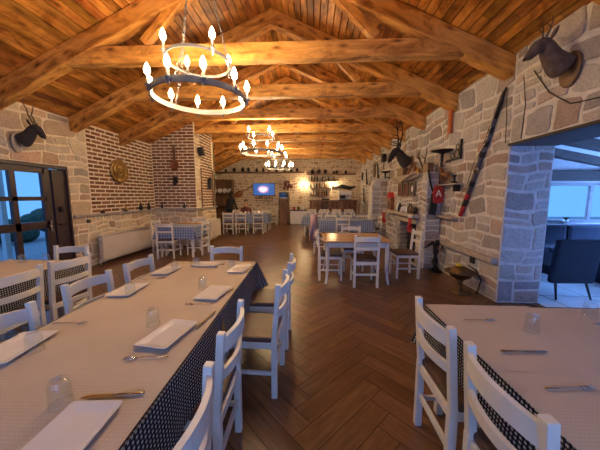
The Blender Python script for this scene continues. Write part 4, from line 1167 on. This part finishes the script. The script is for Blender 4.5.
# brass brazier
t = thing('brass_brazier', 'low round brass brazier with a wide rim on the floor by the right wall', 'brazier', (2.32, 3.98, 0))
MB().lathe([(0, 0), (.14, 0), (.15, .015), (.07, .04), (.04, .08), (.035, .16), (.06, .2), (0, .2)], n=28).build('foot', 'dark_brass', t)
MB().lathe([(.05, .2), (.14, .25), (.17, .31), (.225, .325), (.225, .335), (.16, .335), (.1, .28), (0, .26)], n=32).build('bowl', 'dark_brass', t)
MB().lathe([(.15, .336), (.14, .37), (.07, .41), (.02, .42), (0, .42)], (.0, 0, -.001), 24).build('lid', 'dark_brass', t)
tag(place(MB().ball((0, 0, .028), .035, 12, (1.25, 1, .85)).build('lemon', 'lemon'), (2.26, 3.94, .418)), 'yellow lemon lying on top of the brass brazier', 'lemon')
tag(MB().tube([(2.50, 3.85, .02), (2.52, 3.80, .25), (2.5, 3.9, .38), (2.46, 4.05, .42)], [.012, .012, .012, .008], 6).build('fire_tongs', 'iron'), 'dark curved tongs leaning behind the brass brazier', 'tongs')
# small things along the far right wall
t = thing('black_wall_lamp', 'small black square lamp high on the right wall behind the stag', 'lamp', (XR-.02, 9.35, 2.75))
MB().bx(-.14, -.02, -.12, .12, -.06, .22, bev=.01).build('shade', 'black', t); MB().tube([(-.06, 0, -.06), (-.06, 0, -.3)], .012, 6).build('rod', 'iron', t)
t = thing('iron_dish_lamp', 'small dark dish lamp on the right wall above the stone pier', 'lamp', (XR-.02, 8.75, 2.2))
MB().lathe([(.02, -.12), (.03, .05), (.16, .1), (.16, .115), (0, .1)], (-.16, 0, 0), 16).build('dish', 'iron', t); MB().bx(-.16, 0, -.015, .015, -.1, -.07).build('arm', 'iron', t)
for i, (y, z, h, w, mt, lab) in enumerate(((10.9, 2.55, .55, .28, 'brown_wood', 'violet-brown framed picture high on the far right wall'), (10.3, 2.5, .6, .1, 'iron', 'narrow dark sabre high on the far right wall'), (12.4, 2.45, .7, .12, 'iron', 'long dark rifle hung upright on the far right wall'), (11.6, 1.7, .9, .08, 'brown_wood', 'long dark oar hung upright low on the far right wall'), (12.9, 1.6, .7, .1, 'iron', 'dark hanging tool beside the bar on the far right wall'), (10.0, 1.7, .5, .12, 'brown_wood', 'dark wooden yoke low on the right wall past the pier'), (13.4, 2.5, .4, .2, 'iron', 'dark lantern shape in the far right corner'))):
    m = MB()
    if i in (0, 6): m.bx(-.05, 0, -w/2, w/2, -h/2, h/2, bev=.01)
    else: m.tube([(-.03, -w, -h/2), (-.035, -w*.4, -h*.2), (-.03, w*.4, h*.2), (-.03, w, h/2)], [.035, .028, .024, .014], 8).tube([(-.03, -w, -h/2), (-.03, -w*1.6, -h*.55)], [.03, .05], 8)
    nm = ['framed_picture', 'old_sabre', 'old_rifle', 'wooden_oar', 'hanging_tool', 'wooden_yoke', 'corner_lantern'][i]
    tag(place(m.build(nm, mt), (XR-.012, y, z)), lab, ['picture', 'sabre', 'rifle', 'oar', 'tool', 'yoke', 'lantern'][i])
t = thing('wall_bottle_shelf', 'little shelf with dark jars on the right wall before the pier', 'shelf', (XR-.02, 8.35, 1.75))
MB().bx(-.16, 0, -.25, .25, 0, .02).build('board', 'brown_wood', t)
for k in range(3):
    tag(place(MB().lathe([(0, 0), (.04, 0), (.045, .1), (.02, .14), (.02, .18), (0, .18)], n=12).build('small_jar', 'black' if k else 'red'), (XR-.10, 8.2+k*.15, 1.771)), ['red jar on the little right wall shelf', 'black jar in the middle of the little right wall shelf', 'black jar at the far end of the little right wall shelf'][k], 'jar', 'jars on the little right wall shelf')

# ------------------------------------------------------------------ annex furniture
def annex_chair(label, x, y, deg):
    t = thing('upholstered_chair', label, 'chair', (x, y, 0), R(deg), 'navy chairs in the annex')
    MB().box((0, .03, .40), (.56, .48, .14), bev=.03).build('seat', 'navy', t)
    m = MB(); m.box((0, -.25, .56), (.62, .09, .66), rot=(R(6), 0, 0), bev=.035); m.build('backrest', 'navy', t)
    for sx in (-1, 1):
        for sy in (-1, 1):
            MB().tube([(sx*.2, sy*.19, .38), (sx*.25, sy*.24+(-.05 if sy < 0 else 0), 0)], [.022, .012], 8).build('leg', 'black', t)
    return t
annex_chair('navy padded chair with splayed black legs seen from behind in the annex', 3.78, 4.02, 2)
annex_chair('navy padded chair farther right in the annex', 5.35, 3.8, -25)
def sofa(label, x, y, L, deg, dz=0):
    t = thing('banquette', label, 'sofa', (x, y, 0), R(deg), 'dark banquettes in the annex')
    MB().box((0, 0, .21), (L, .62, .42), bev=.02).build('base', 'navy', t)
    n = max(2, int(L/.65))
    for k in range(n):
        w = L/n; cx = -L/2+w*(k+.5)
        MB().box((cx, -.02, .46), (w-.01, .6, .12), bev=.04).build('seat_cushion', 'navy', t)
        MB().box((cx, .27, .66), (w-.01, .18, .50), bev=.07).build('back_cushion', 'navy', t)
    return t
sofa('long dark banquette under the annex window', 5.35, 5.35, 3.1, 0)
sofa('dark sofa in the annex with its back to the opening', 5.7, 4.55, 1.5, 180)
t = thing('potted_plant', 'small plant in a pot on the annex window sill', 'plant', (5.5, 5.72, .92))
MB().lathe([(0, 0), (.04, 0), (.05, .06), (0, .06)], (0, .05, 0), 12).build('pot', 'white', t)
m = MB(); rnd = random.Random(4)
for k in range(9):
    a = rnd.uniform(0, 6.3); m.tube([(0, .05, .05), (.04*math.cos(a), .05+.02*math.sin(a), .12), (.09*math.cos(a), .05+.03*math.sin(a), .13)], [.004, .012, .002], 5)
m.build('leaves', 'hedge', t)
# ------------------------------------------------------------------ far wall: TV, niche, bar
FY = YF-.012
t = thing('television', 'flat television glowing blue with a pink and white logo on the far wall', 'television', (-2.62, FY-.06, 1.86))
MB().bx(-.60, .60, 0, .05, -.34, .34, bev=.008).build('bezel', 'black', t)
mb = MB(); uv = mb.b.loops.layers.uv.new('UVMap')
vs = [mb.b.verts.new(p) for p in ((-.575, -.003, -.315), (.575, -.003, -.315), (.575, -.003, .315), (-.575, -.003, .315))]
f = mb.b.faces.new(vs)
for l, q in zip(f.loops, ((0, 0), (1, 0), (1, 1), (0, 1))): l[uv].uv = q
mb.build('screen', 'tv', t)
t = thing('wooden_rack', 'low dark rack of small dark objects under the television', 'rack', (-2.6, FY-.10, 1.36))
MB().bx(-.5, .5, -.0, .1, 0, .02).bx(-.5, .5, .0, .1, -.12, -.10).build('board', 'brown_wood', t)
rb = None; rnd = random.Random(12)
for k in range(7):
    m = MB().lathe([(0, 0), (.035, 0), (.04, .06), (.018, .09), (.02, .13), (0, .13)], n=10)
    tag(place(m.build('small_ornament', 'iron' if k % 3 else 'brass'), (-2.6-.42+k*.14, FY-.05, 1.381)), 'tiny dark ornament on the rack below the television', 'ornament', 'ornaments below the television')
# old instrument on the wall
t = thing('old_lute', 'old brown long-necked lute hung slanting left of the television', 'lute', (-4.02, FY-.04, 1.60), rot=(0, R(-31), 0))
m = MB(); m.lathe([(0, -.02), (.15, -.01), (.17, .02), (.15, .05), (0, .07)], n=24, M_=Matrix.Rotation(R(90), 4, 'X'), sx=1.5); m.build('body', 'goat', t)
MB().box((.52, -.03, 0), (.64, .03, .045), bev=.005).build('neck', 'brown_wood', t)
MB().box((.87, -.03, 0), (.12, .035, .07), bev=.008).build('headstock', 'brown_wood', t)
# niche cabinet
t = thing('dish_cupboard', 'open brown cupboard with plates in the far left corner', 'cupboard', (-4.88, YF-.42, 0))
MB().bx(-.62, -.56, 0, .38, 0, 2.32).bx(.56, .62, 0, .38, 0, 2.32).bx(-.62, .62, 0, .38, 2.32, 2.38).bx(-.56, .56, .34, .38, 0, 2.32).build('carcass', 'brown_wood', t)
mb = MB()
for z in (.5, .95, 1.62): mb.bx(-.555, .555, .02, .335, z, z+.025)
mb.build('shelf', 'brown_wood', t)
mb = MB().bx(-.555, .555, .0, .015, 0, .5).build('door', 'brown_wood', t)
dp = MB().lathe([(0, 0), (.07, 0), (.13, .02), (.125, .025), (.065, .006), (0, .006)], n=22).build('display_plate', 'white')
rnd = random.Random(19); k = 0
for z in (1.645,):
    for i in range(4):
        o = dp if k == 0 else dup(dp, (0, 0, 0)); k += 1
        place(o, (-4.88-.4+i*.27, YF-.2, z+.14), rot=(R(80), 0, 0)); tag(o, 'upright display plate in the cupboard in the far left corner', 'plate', 'display plates in the corner cupboard')
# bar cabinet
mb = MB(); col = with_col(mb); rnd = random.Random(3)
mb.bx(-1.76, -1.22, 13.42, 13.90, 0, 1.36)
for k in range(6):
    x = -1.76+k*.09; mb.bx(x+.003, x+.087, 13.405, 13.42, .02, 1.36)
for f in mb.b.faces:
    q = rnd.uniform(.7, 1.3)
    for l in f.loops: l[col] = (q, q, q, 1)
cb = mb.build('podium_cabinet', 'bar_wood'); tag(cb, 'tall brown plank cabinet right of the television', 'cabinet')
MB().bx(-1.80, -1.18, 13.38, 13.92, 1.36, 1.40, bev=.005).build('top', 'brown_wood', cb)
t = thing('microwave', 'black oven-like box on top of the plank cabinet', 'appliance', (-1.5, 13.64, 1.401))
MB().bx(-.24, .24, -.18, .18, 0, .3, bev=.01).build('case', 'black', t)
MB().bx(-.2, .12, -.19, -.181, .04, .26).build('door', 'screen_glass', t); MB().bx(-.24, .24, -.186, -.1801, .0, .02).build('trim', 'steel', t)
# flower wreath
mb = MB(); rnd = random.Random(5)
for k in range(26):
    a = rnd.uniform(0, 6.3); r_ = rnd.uniform(.05, .3); mb.ball((-1.35+r_*math.cos(a), FY-.07, 2.05+r_*.8*math.sin(a)), rnd.uniform(.04, .08), 6)
tag(mb.build('dried_bouquet', 'maroon'), 'dried dusky bouquet on the far wall above the plank cabinet', 'bouquet')
# white fridge
t = thing('low_fridge', 'low white cold counter between the cabinet and the bar', 'fridge', (-.68, 13.55, 0))
MB().bx(-.44, .44, -.25, .3, 0.02, .72, bev=.01).build('case', 'white', t)
MB().bx(-.40, -.02, -.262, -.251, .08, .66).bx(.02, .40, -.262, -.251, .08, .66).build('door', 'white', t)
MB().bx(-.46, .46, -.27, .31, .72, .76, bev=.005).build('worktop', 'black', t)
for k in range(3):
    tag(place(MB().lathe([(0, 0), (.05, 0), (.06, .12), (.03, .18), (0, .2)], n=12).build('counter_pot', ['red', 'green_glass', 'white'][k]), (-.95+k*.24, 13.5, .761)), ['red pot on the low white cold counter', 'green pot on the low white cold counter', 'white pot on the low white cold counter'][k], 'pot')
# bar counter
mb = MB(); col = with_col(mb); rnd = random.Random(33)
mb.bx(-.12, 2.25, 13.0, 13.35, 0, 1.24)
x = -.12
while x < 2.25-.02:
    w = min(.12, 2.25-x); mb.bx(x+.003, x+w-.003, 12.985, 13.0, .02, 1.24); x += w
for f in mb.b.faces:
    q = rnd.uniform(.65, 1.3)
    for l in f.loops: l[col] = (q, q, q, 1)
bar = mb.build('bar_counter', 'bar_wood'); tag(bar, 'long brown plank bar counter in front of the far wall', 'bar counter')
MB().bx(-.18, 2.3, 12.93, 13.42, 1.24, 1.29, bev=.008).build('top', 'brown_wood', bar)
t = thing('coffee_machine', 'white and black coffee machine on the right end of the bar', 'coffee machine', (1.68, 13.18, 1.291))
MB().bx(-.32, .32, -.18, .18, .26, .46, bev=.02).bx(-.32, .32, .05, .18, 0, .26).build('body', 'white', t)
MB().bx(-.30, .30, -.17, .04, 0, .04).bx(-.28, .0, -.12, .04, .08, .25).build('tray', 'black', t)
MB().tube([(.1, -.14, .24), (.1, -.24, .22)], .015, 8).tube([(-.1, -.14, .24), (-.1, -.24, .22)], .015, 8).build('filter_handle', 'black', t)
tag(MB().bx(.5, .9, 13.1, 13.25, 1.291, 1.36, bev=.01).build('serving_tray', 'black'), 'flat black tray on the bar counter', 'tray')
# wall shelves with bottles behind the bar
bt = [MB().lathe([(0, 0), (.036, 0), (.037, .17), (.014, .22), (.014, .28), (0, .28)], n=10).build('liquor_bottle', m_) for m_ in ('green_glass', 'amber_glass', 'clear_bottle')]
used = [False]*3; rnd = random.Random(27)
for zi, (z, x0, x1) in enumerate(((1.52, -.1, .85), (1.92, -.1, 1.0), (2.27, -.2, 1.3))):
    s = MB().bx(x0-.05, x1+.05, FY-.2, FY, z, z+.025, bev=.003).build('bottle_shelf', 'brown_wood')
    tag(s, ['lowest brown bottle shelf behind the bar', 'middle brown bottle shelf behind the bar', 'highest brown bottle shelf behind the bar'][zi], 'shelf', 'bottle shelves behind the bar')
    x = x0+.03
    while x < x1:
        k = rnd.randrange(3); o = bt[k] if not used[k] else dup(bt[k], (0, 0, 0)); used[k] = True
        place(o, (x, FY-.1, z+.0255)); tag(o, ['dark green bottle', 'amber bottle', 'pale bottle'][k]+[' on the lowest shelf behind the bar', ' on the middle shelf behind the bar', ' on the highest shelf behind the bar'][zi], 'bottle', 'bottles on the shelves behind the bar')
        x += rnd.uniform(.10, .19)
for x, lab in ((-.43, 'glowing round wall lamp on the far wall left of the bar shelves'), (1.11, 'glowing round wall lamp on the far wall right of the bar shelves')):
    t = thing('wall_lamp', lab, 'wall lamp', (x, FY, 2.10), 0, 'glowing lamps on the far wall')
    MB().bx(-.04, .04, -.03, .0, -.12, .02).tube([(0, -.03, -.1), (0, -.12, -.1), (0, -.14, -.04)], .01, 6).build('bracket', 'iron', t)
    MB().ball((0, -.14, .02), .055, 12).build('globe', 'bulb', t)
# loft ledge with jars over the far wall
tag(MB().bx(-5.3, -.4, FY-.25, FY, 2.72, 2.80, bev=.01).build('high_shelf', 'brown_wood'), 'long dark shelf high on the far wall above the television', 'shelf')
jr = MB().lathe([(0, 0), (.08, 0), (.1, .12), (.09, .2), (.05, .24), (.055, .28), (0, .28)], n=12)
jr = jr.build('storage_jar', 'iron'); rnd = random.Random(51)
for k in range(11):
    o = jr if k == 0 else dup(jr, (0, 0, 0)); q = rnd.uniform(.45, .95); o.scale = (q, q, q*rnd.uniform(.8, 1.1)); place(o, (-4.6+k*.38+rnd.uniform(-.1, .1), FY-.13, 2.801)); tag(o, 'dark jar in the row on the high shelf of the far wall', 'jar', 'jars on the high shelf')
tag(MB().bx(-.3, 2.3, FY-.22, FY, 2.62, 2.68, bev=.01).build('high_shelf', 'brown_wood'), 'long dark shelf high on the far wall above the bar', 'shelf')
for k in range(6):
    o = dup(jr, (0, 0, 0)); q = rnd.uniform(.4, .9); o.scale = (q, q, q); place(o, (-.1+k*.38+rnd.uniform(-.12, .12), FY-.12, 2.681)); tag(o, 'dark jar in the row on the shelf above the bar', 'jar', 'jars on the shelf above the bar')
tag(MB().tube([(1.1, FY-.06, 1.95), (1.6, FY-.07, 2.02), (2.0, FY-.06, 1.92), (2.3, FY-.06, 1.98)], [.05, .1, .09, .04], 8).build('dark_trophy_fish', 'iron'), 'dark long trophy on the far wall above the coffee machine', 'trophy')

# ------------------------------------------------------------------ people
def person(label, loc, rz, pts, edges, cloth_m, hands, head, hair_pts, name='person'):
    t = thing(name, label, 'person', loc, rz)
    return t
def garment(name, mat, parent, torso, arms):
    m = MB(); rings = []; n = 20
    for x, y, z, r in torso: rings.append([m.b.verts.new((x+r*math.cos(2*PI*j/n), y+r*.68*math.sin(2*PI*j/n), z)) for j in range(n)])
    for a, b in zip(rings, rings[1:]):
        for j in range(n):
            f = m.b.faces.new((a[j], a[(j+1) % n], b[(j+1) % n], b[j])); f.smooth = True
    m.b.faces.new(rings[0][::-1]); m.b.faces.new(rings[-1])
    for p in arms: m.tube(p, [.075, .068, .06, .05, .045], 12)
    o = m.build(name, mat, parent); ss = o.modifiers.new('sub', 'SUBSURF'); ss.levels = ss.render_levels = 1
    return o
# seated person behind the television table
t = thing('person', 'person with dark hair in a red-brown top seated behind the television table', 'person', (-3.02, 11.62, 0), R(180))
B = [(0, 0, .50, .13, .11), (0, 0, .68, .125, .10), (0, .01, .86, .145, .10), (0, .01, .97, .12, .085), (0, .02, 1.04, .05), (0, .03, 1.12, .065), (0, .035, 1.21, .08, .085), (0, .03, 1.28, .055),
     (.17, .01, .95, .055), (.22, .04, .74, .043), (.18, .24, .79, .034), (.13, .34, .80, .024), (-.17, .01, .95, .055), (-.22, .04, .74, .043), (-.18, .24, .79, .034), (-.13, .34, .80, .024),
     (.10, .05, .50, .085), (.11, .36, .50, .07), (.11, .38, .12, .045), (.11, .46, .05, .04), (-.10, .05, .50, .085), (-.11, .36, .50, .07), (-.11, .38, .12, .045), (-.11, .46, .05, .04)]
E = [(0,1),(1,2),(2,3),(3,4),(4,5),(5,6),(6,7),(3,8),(8,9),(9,10),(10,11),(3,12),(12,13),(13,14),(14,15),(0,16),(16,17),(17,18),(18,19),(0,20),(20,21),(21,22),(22,23)]
skin('body', [(*p[:3], *[q*.62 for q in p[3:]]) if i in (0, 1, 2, 3, 8, 9, 12, 13, 16, 17, 20, 21) else p for i, p in enumerate(B)], E, 'skin', t, 2)
sw = [(a, b, c, r[0]+.035, r[-1]+.03) for a, b, c, *r in B[:4]] + [(.17, .01, .95, .09, .09), (.22, .04, .74, .066, .066), (.185, .22, .785, .046, .046), (-.17, .01, .95, .09, .09), (-.22, .04, .74, .066, .066), (-.185, .22, .785, .046, .046)]
garment('sweater', 'maroon', t, [(0, 0, .48, .155), (0, 0, .62, .15), (0, 0, .78, .16), (0, .005, .92, .185), (0, .01, 1.0, .15), (0, .015, 1.045, .07)], [[(.13, .01, .97), (.215, .02, .86), (.225, .05, .74), (.18, .24, .785), (.15, .30, .795)], [(-.13, .01, .97), (-.215, .02, .86), (-.225, .05, .74), (-.18, .24, .785), (-.15, .30, .795)]])
tr = [(0, 0, .50, .14, .12), (.10, .05, .50, .1, .1), (.11, .37, .50, .082, .082), (.11, .38, .12, .06, .06), (-.10, .05, .50, .1, .1), (-.11, .37, .50, .082, .082), (-.11, .38, .12, .06, .06)]
skin('trousers', tr, [(0,1),(1,2),(2,3),(0,4),(4,5),(5,6)], 'dark_cloth', t, 2)
m = MB().ball((0, -.02, 1.255), .105, 14, (.95, 1.0, 1.0)); m.ball((0, -.045, 1.16), .085, 12, (1, .8, 1.2)); m.build('hair', 'hair', t)
m = MB(); 
for q in (-1, 1): m.ball((q*.03, .112, 1.22), .009, 8)
m.build('eyes', 'black', t); MB().ball((0, .125, 1.19), .014, 8, (.8, 1, 1.4)).build('nose', 'skin', t)
for q in (-1, 1):
    m = MB()
    for k in range(5):
        an = R(-24+12*k); L = [.055, .075, .08, .075, .05][k]
        m.tube([(q*.12, .34, .795), (q*.12+math.sin(an)*.05, .34+.05, .785), (q*.12+math.sin(an)*(.05+L*.5), .34+.05+L*.7, .765)], [.013, .009, .006], 6)
    m.build('hand', 'skin', t)
chair(-3.02, 11.62, 180, 'white chair occupied by the seated person in the red-brown top', G7)
# standing person in black
t = thing('person', 'person in black with dark hair standing before the corner cupboard', 'person', (-4.0, 12.2, 0), R(-15))
B = [(0, 0, .92, .14, .11), (.02, .02, 1.08, .13, .10), (.04, .05, 1.24, .155, .105), (.05, .07, 1.36, .13, .09), (.055, .09, 1.44, .05), (.06, .11, 1.52, .066), (.06, .12, 1.60, .08), (.06, .12, 1.66, .055),
     (.23, .07, 1.33, .058), (.27, .09, 1.06, .044), (.25, .26, .88, .034), (.24, .33, .84, .024), (-.14, .07, 1.33, .058), (-.2, .10, 1.06, .044), (-.16, .28, .90, .034), (-.15, .35, .86, .024),
     (.10, 0, .86, .09), (.11, .02, .48, .062), (.11, -.02, .10, .045), (.11, .09, .04, .042), (-.10, 0, .86, .09), (-.11, .02, .48, .062), (-.12, -.02, .10, .045), (-.12, .09, .04, .042)]
skin('body', [(*p[:3], *[q*.62 for q in p[3:]]) if i in (0, 1, 2, 3, 8, 9, 12, 13, 16, 17, 20, 21) else p for i, p in enumerate(B)], E, 'skin', t, 2)
sw = [(a, b, c, r[0]+.035, r[-1]+.035) for a, b, c, *r in B[:4]] + [(.23, .07, 1.33, .095, .095), (.27, .09, 1.06, .078, .078), (.25, .25, .89, .06, .06), (-.14, .07, 1.33, .095, .095), (-.2, .10, 1.06, .078, .078), (-.16, .27, .91, .06, .06)]
garment('coat', 'dark_cloth', t, [(0, 0, .74, .20), (0, 0, .92, .175), (.02, .02, 1.08, .165), (.04, .05, 1.24, .195), (.05, .07, 1.36, .19), (.055, .085, 1.43, .14), (.06, .1, 1.48, .07)], [[(.17, .07, 1.37), (.245, .08, 1.24), (.275, .10, 1.06), (.25, .25, .89), (.245, .30, .86)], [(-.08, .07, 1.37), (-.165, .08, 1.24), (-.2, .10, 1.06), (-.16, .27, .91), (-.155, .32, .88)]])
tr = [(0, 0, .90, .15, .12), (.10, 0, .84, .105, .105), (.11, .02, .48, .078, .078), (.11, -.02, .10, .062, .062), (-.10, 0, .84, .105, .105), (-.11, .02, .48, .078, .078), (-.12, -.02, .10, .062, .062)]
skin('trousers', tr, [(0,1),(1,2),(2,3),(0,4),(4,5),(5,6)], 'dark_cloth', t, 2)
MB().ball((.06, .09, 1.62), .112, 14, (.95, 1.0, 1.1)).ball((.055, .06, 1.50), .085, 12, (1, .8, 1.1)).build('hair', 'hair', t)
MB().tube([(.11, -.05, .035), (.11, .12, .03)], [.05, .045], 10, flat=.7).tube([(-.12, -.05, .035), (-.12, .12, .03)], [.05, .045], 10, flat=.7).build('shoes', 'black', t)

# ------------------------------------------------------------------ chandeliers
LIGHTS = []
def holder(t, x, y, z):
    h = MB().lathe([(0, -.05), (.012, -.045), (.012, 0), (.034, .012), (.034, .018), (.016, .018), (.016, .10), (0, .10)], (x, y, z), 14)
    o = h.build('candle_holder', 'ring_metal', t)
    MB().lathe([(0, .10), (.012, .102), (.027, .13), (.030, .155), (.019, .19), (.004, .22), (0, .222)], (x, y, z), 12).build('bulb', 'bulb', o)
def chandelier(label, x, y):
    t = thing('chandelier', label, 'chandelier', (x, y, 0), 0, 'ring chandeliers hanging from the trusses')
    z0, z1, r0, r1 = 2.60, 2.98, .50, .34
    def hoop(r, z, name, hh=.03):
        m = MB(); n = 48; vs = []
        for i in range(n):
            a = 2*PI*i/n
            vs.append([m.b.verts.new(((r+dx)*math.cos(a), (r+dx)*math.sin(a), z+dz)) for dx, dz in ((-.007, -hh), (.007, -hh), (.007, hh), (-.007, hh))])
        for i in range(n):
            p, q = vs[i], vs[(i+1) % n]
            for j in range(4): m.b.faces.new((p[j], q[j], q[(j+1) % 4], p[(j+1) % 4]))
        m.build(name, 'ring_metal', t)
    hoop(r0, z0, 'lower_ring'); hoop(r1, z1, 'upper_ring', .014)
    for k in range(10):
        a = 2*PI*(k+.25)/10; holder(t, r0*math.cos(a)*1.045, r0*math.sin(a)*1.045, z0-.01)
        LIGHTS.append((x+r0*1.045*math.cos(a), y+r0*1.045*math.sin(a), z0+.16))
    for k in range(4):
        a = PI/4+PI/2*k; holder(t, r1*math.cos(a)*1.06, r1*math.sin(a)*1.06, z1-.01)
        LIGHTS.append((x+r1*1.06*math.cos(a), y+r1*1.06*math.sin(a), z1+.16))
    top = roof(x)-.06
    for k in range(3):
        a = 2*PI*k/3+.5; m = MB()
        p0 = V((r0*math.cos(a), r0*math.sin(a), z0+.03)); p1 = V((r1*math.cos(a), r1*math.sin(a), z1)); p2 = V((.03*math.cos(a), .03*math.sin(a), top-.25))
        for s0, s1 in ((p0, p1), (p1, p2)):
            L = (s1-s0).length; n = max(3, int(L/.05))
            for i in range(n):
                c = s0.lerp(s1, (i+.5)/n); dirv = (s1-s0).normalized(); e = dirv.to_track_quat('X', 'Z').to_euler()
                e2 = (dirv.to_track_quat('X', 'Z').to_matrix() @ Matrix.Rotation(R(90*(i % 2)), 3, 'X')).to_euler()
                T = Matrix.Translation(c) @ e2.to_matrix().to_4x4() @ Matrix.Diagonal((1.5, .8, 1, 1))
                v0 = len(m.b.verts); m.torus((0, 0, 0), .017, .0035, 8, 4)
                m.b.verts.ensure_lookup_table()
                for v in m.b.verts[v0:]: v.co = T @ v.co
        m.build('chain', 'ring_metal', t)
    MB().tube([(0, 0, top-.25), (0, 0, top+.0)], .012, 8).lathe([(.05, top-.02), (.05, top), (0, top)], n=14).build('ceiling_hook', 'iron', t)
    return t
chandelier('large two-ring candle chandelier nearest the camera, over the long left table', -1.27, 2.98)
chandelier('middle two-ring candle chandelier in the centre of the hall', -1.30, 6.65)
chandelier('far two-ring candle chandelier near the television', -1.30, 10.30)
for i, p in enumerate(LIGHTS):
    l = bpy.data.lights.new('bulb_light', 'POINT'); l.energy = (21.0 if i < 14 else 15.0 if i < 28 else 10.0); l.color = (1.0, .69, .37); l.shadow_soft_size = .03
    o = bpy.data.objects.new('bulb_light', l); o.location = p; C.objects.link(o)
for x in (-.43, 1.11):
    l = bpy.data.lights.new('wall_lamp_light', 'POINT'); l.energy = 10; l.color = (1, .68, .36); l.shadow_soft_size = .05
    o = bpy.data.objects.new('wall_lamp_light', l); o.location = (x, FY-.26, 2.12); C.objects.link(o)

# ------------------------------------------------------------------ daylight and added bounce fill
def area(name, loc, target, sx, sy, e, col):
    l = bpy.data.lights.new(name, 'AREA'); l.shape = 'RECTANGLE'; l.size = sx; l.size_y = sy; l.energy = e; l.color = col
    o = bpy.data.objects.new(name, l); o.location = loc; o.rotation_euler = (V(target)-V(loc)).to_track_quat('-Z', 'Y').to_euler(); C.objects.link(o)
BL = (.30, .48, 1.0)
area('daylight_near_windows', (.5, -2.6, 2.4), (.7, 4,   .8), 2.8, 1.6, 62, BL)
area('daylight_near_windows_left', (-2.5, -2.6, 2.4), (-2.4, 4, .8), 2.2, 1.6, 26, BL)
area('daylight_annex_side', (8.9, 2.4, 3.3), (4.6, 3.0, .2), 6.0, 1.6, 2600, (.17, .38, 1.0))
area('bounce_fill_annex', (8.3, 2.4, .2), (5.0, 3.2, 2.3), 6.0, .9, 700, (.2, .42, 1.0))  # added lamp near the ground outside, imitating bounced daylight on the annex ceiling
area('daylight_annex_far', (6.2, 7.4, 3.6), (5.2, 4.2, .1), 2.6, 1.4, 500, (.2, .42, 1.0))
w = bpy.data.worlds.new('World'); S.world = w; w.use_nodes = True
bg = w.node_tree.nodes['Background']; bg.inputs[0].default_value = (.13, .38, .88, 1); bg.inputs[1].default_value = .75

# ------------------------------------------------------------------ camera
cam = bpy.data.cameras.new('camera'); co = bpy.data.objects.new('camera', cam); C.objects.link(co)
cam.sensor_width = 36; cam.lens = 36*255/600; cam.clip_start = .02; cam.clip_end = 200
co.location = (0, 0, 1.5); co.rotation_euler = (R(90-6.488), 0, R(2.677))
S.camera = co
S.view_settings.view_transform = 'Standard'; S.view_settings.look = 'None'
S.view_settings.gamma = 1; S.view_settings.exposure = 1.0; S.view_settings.use_curve_mapping = False
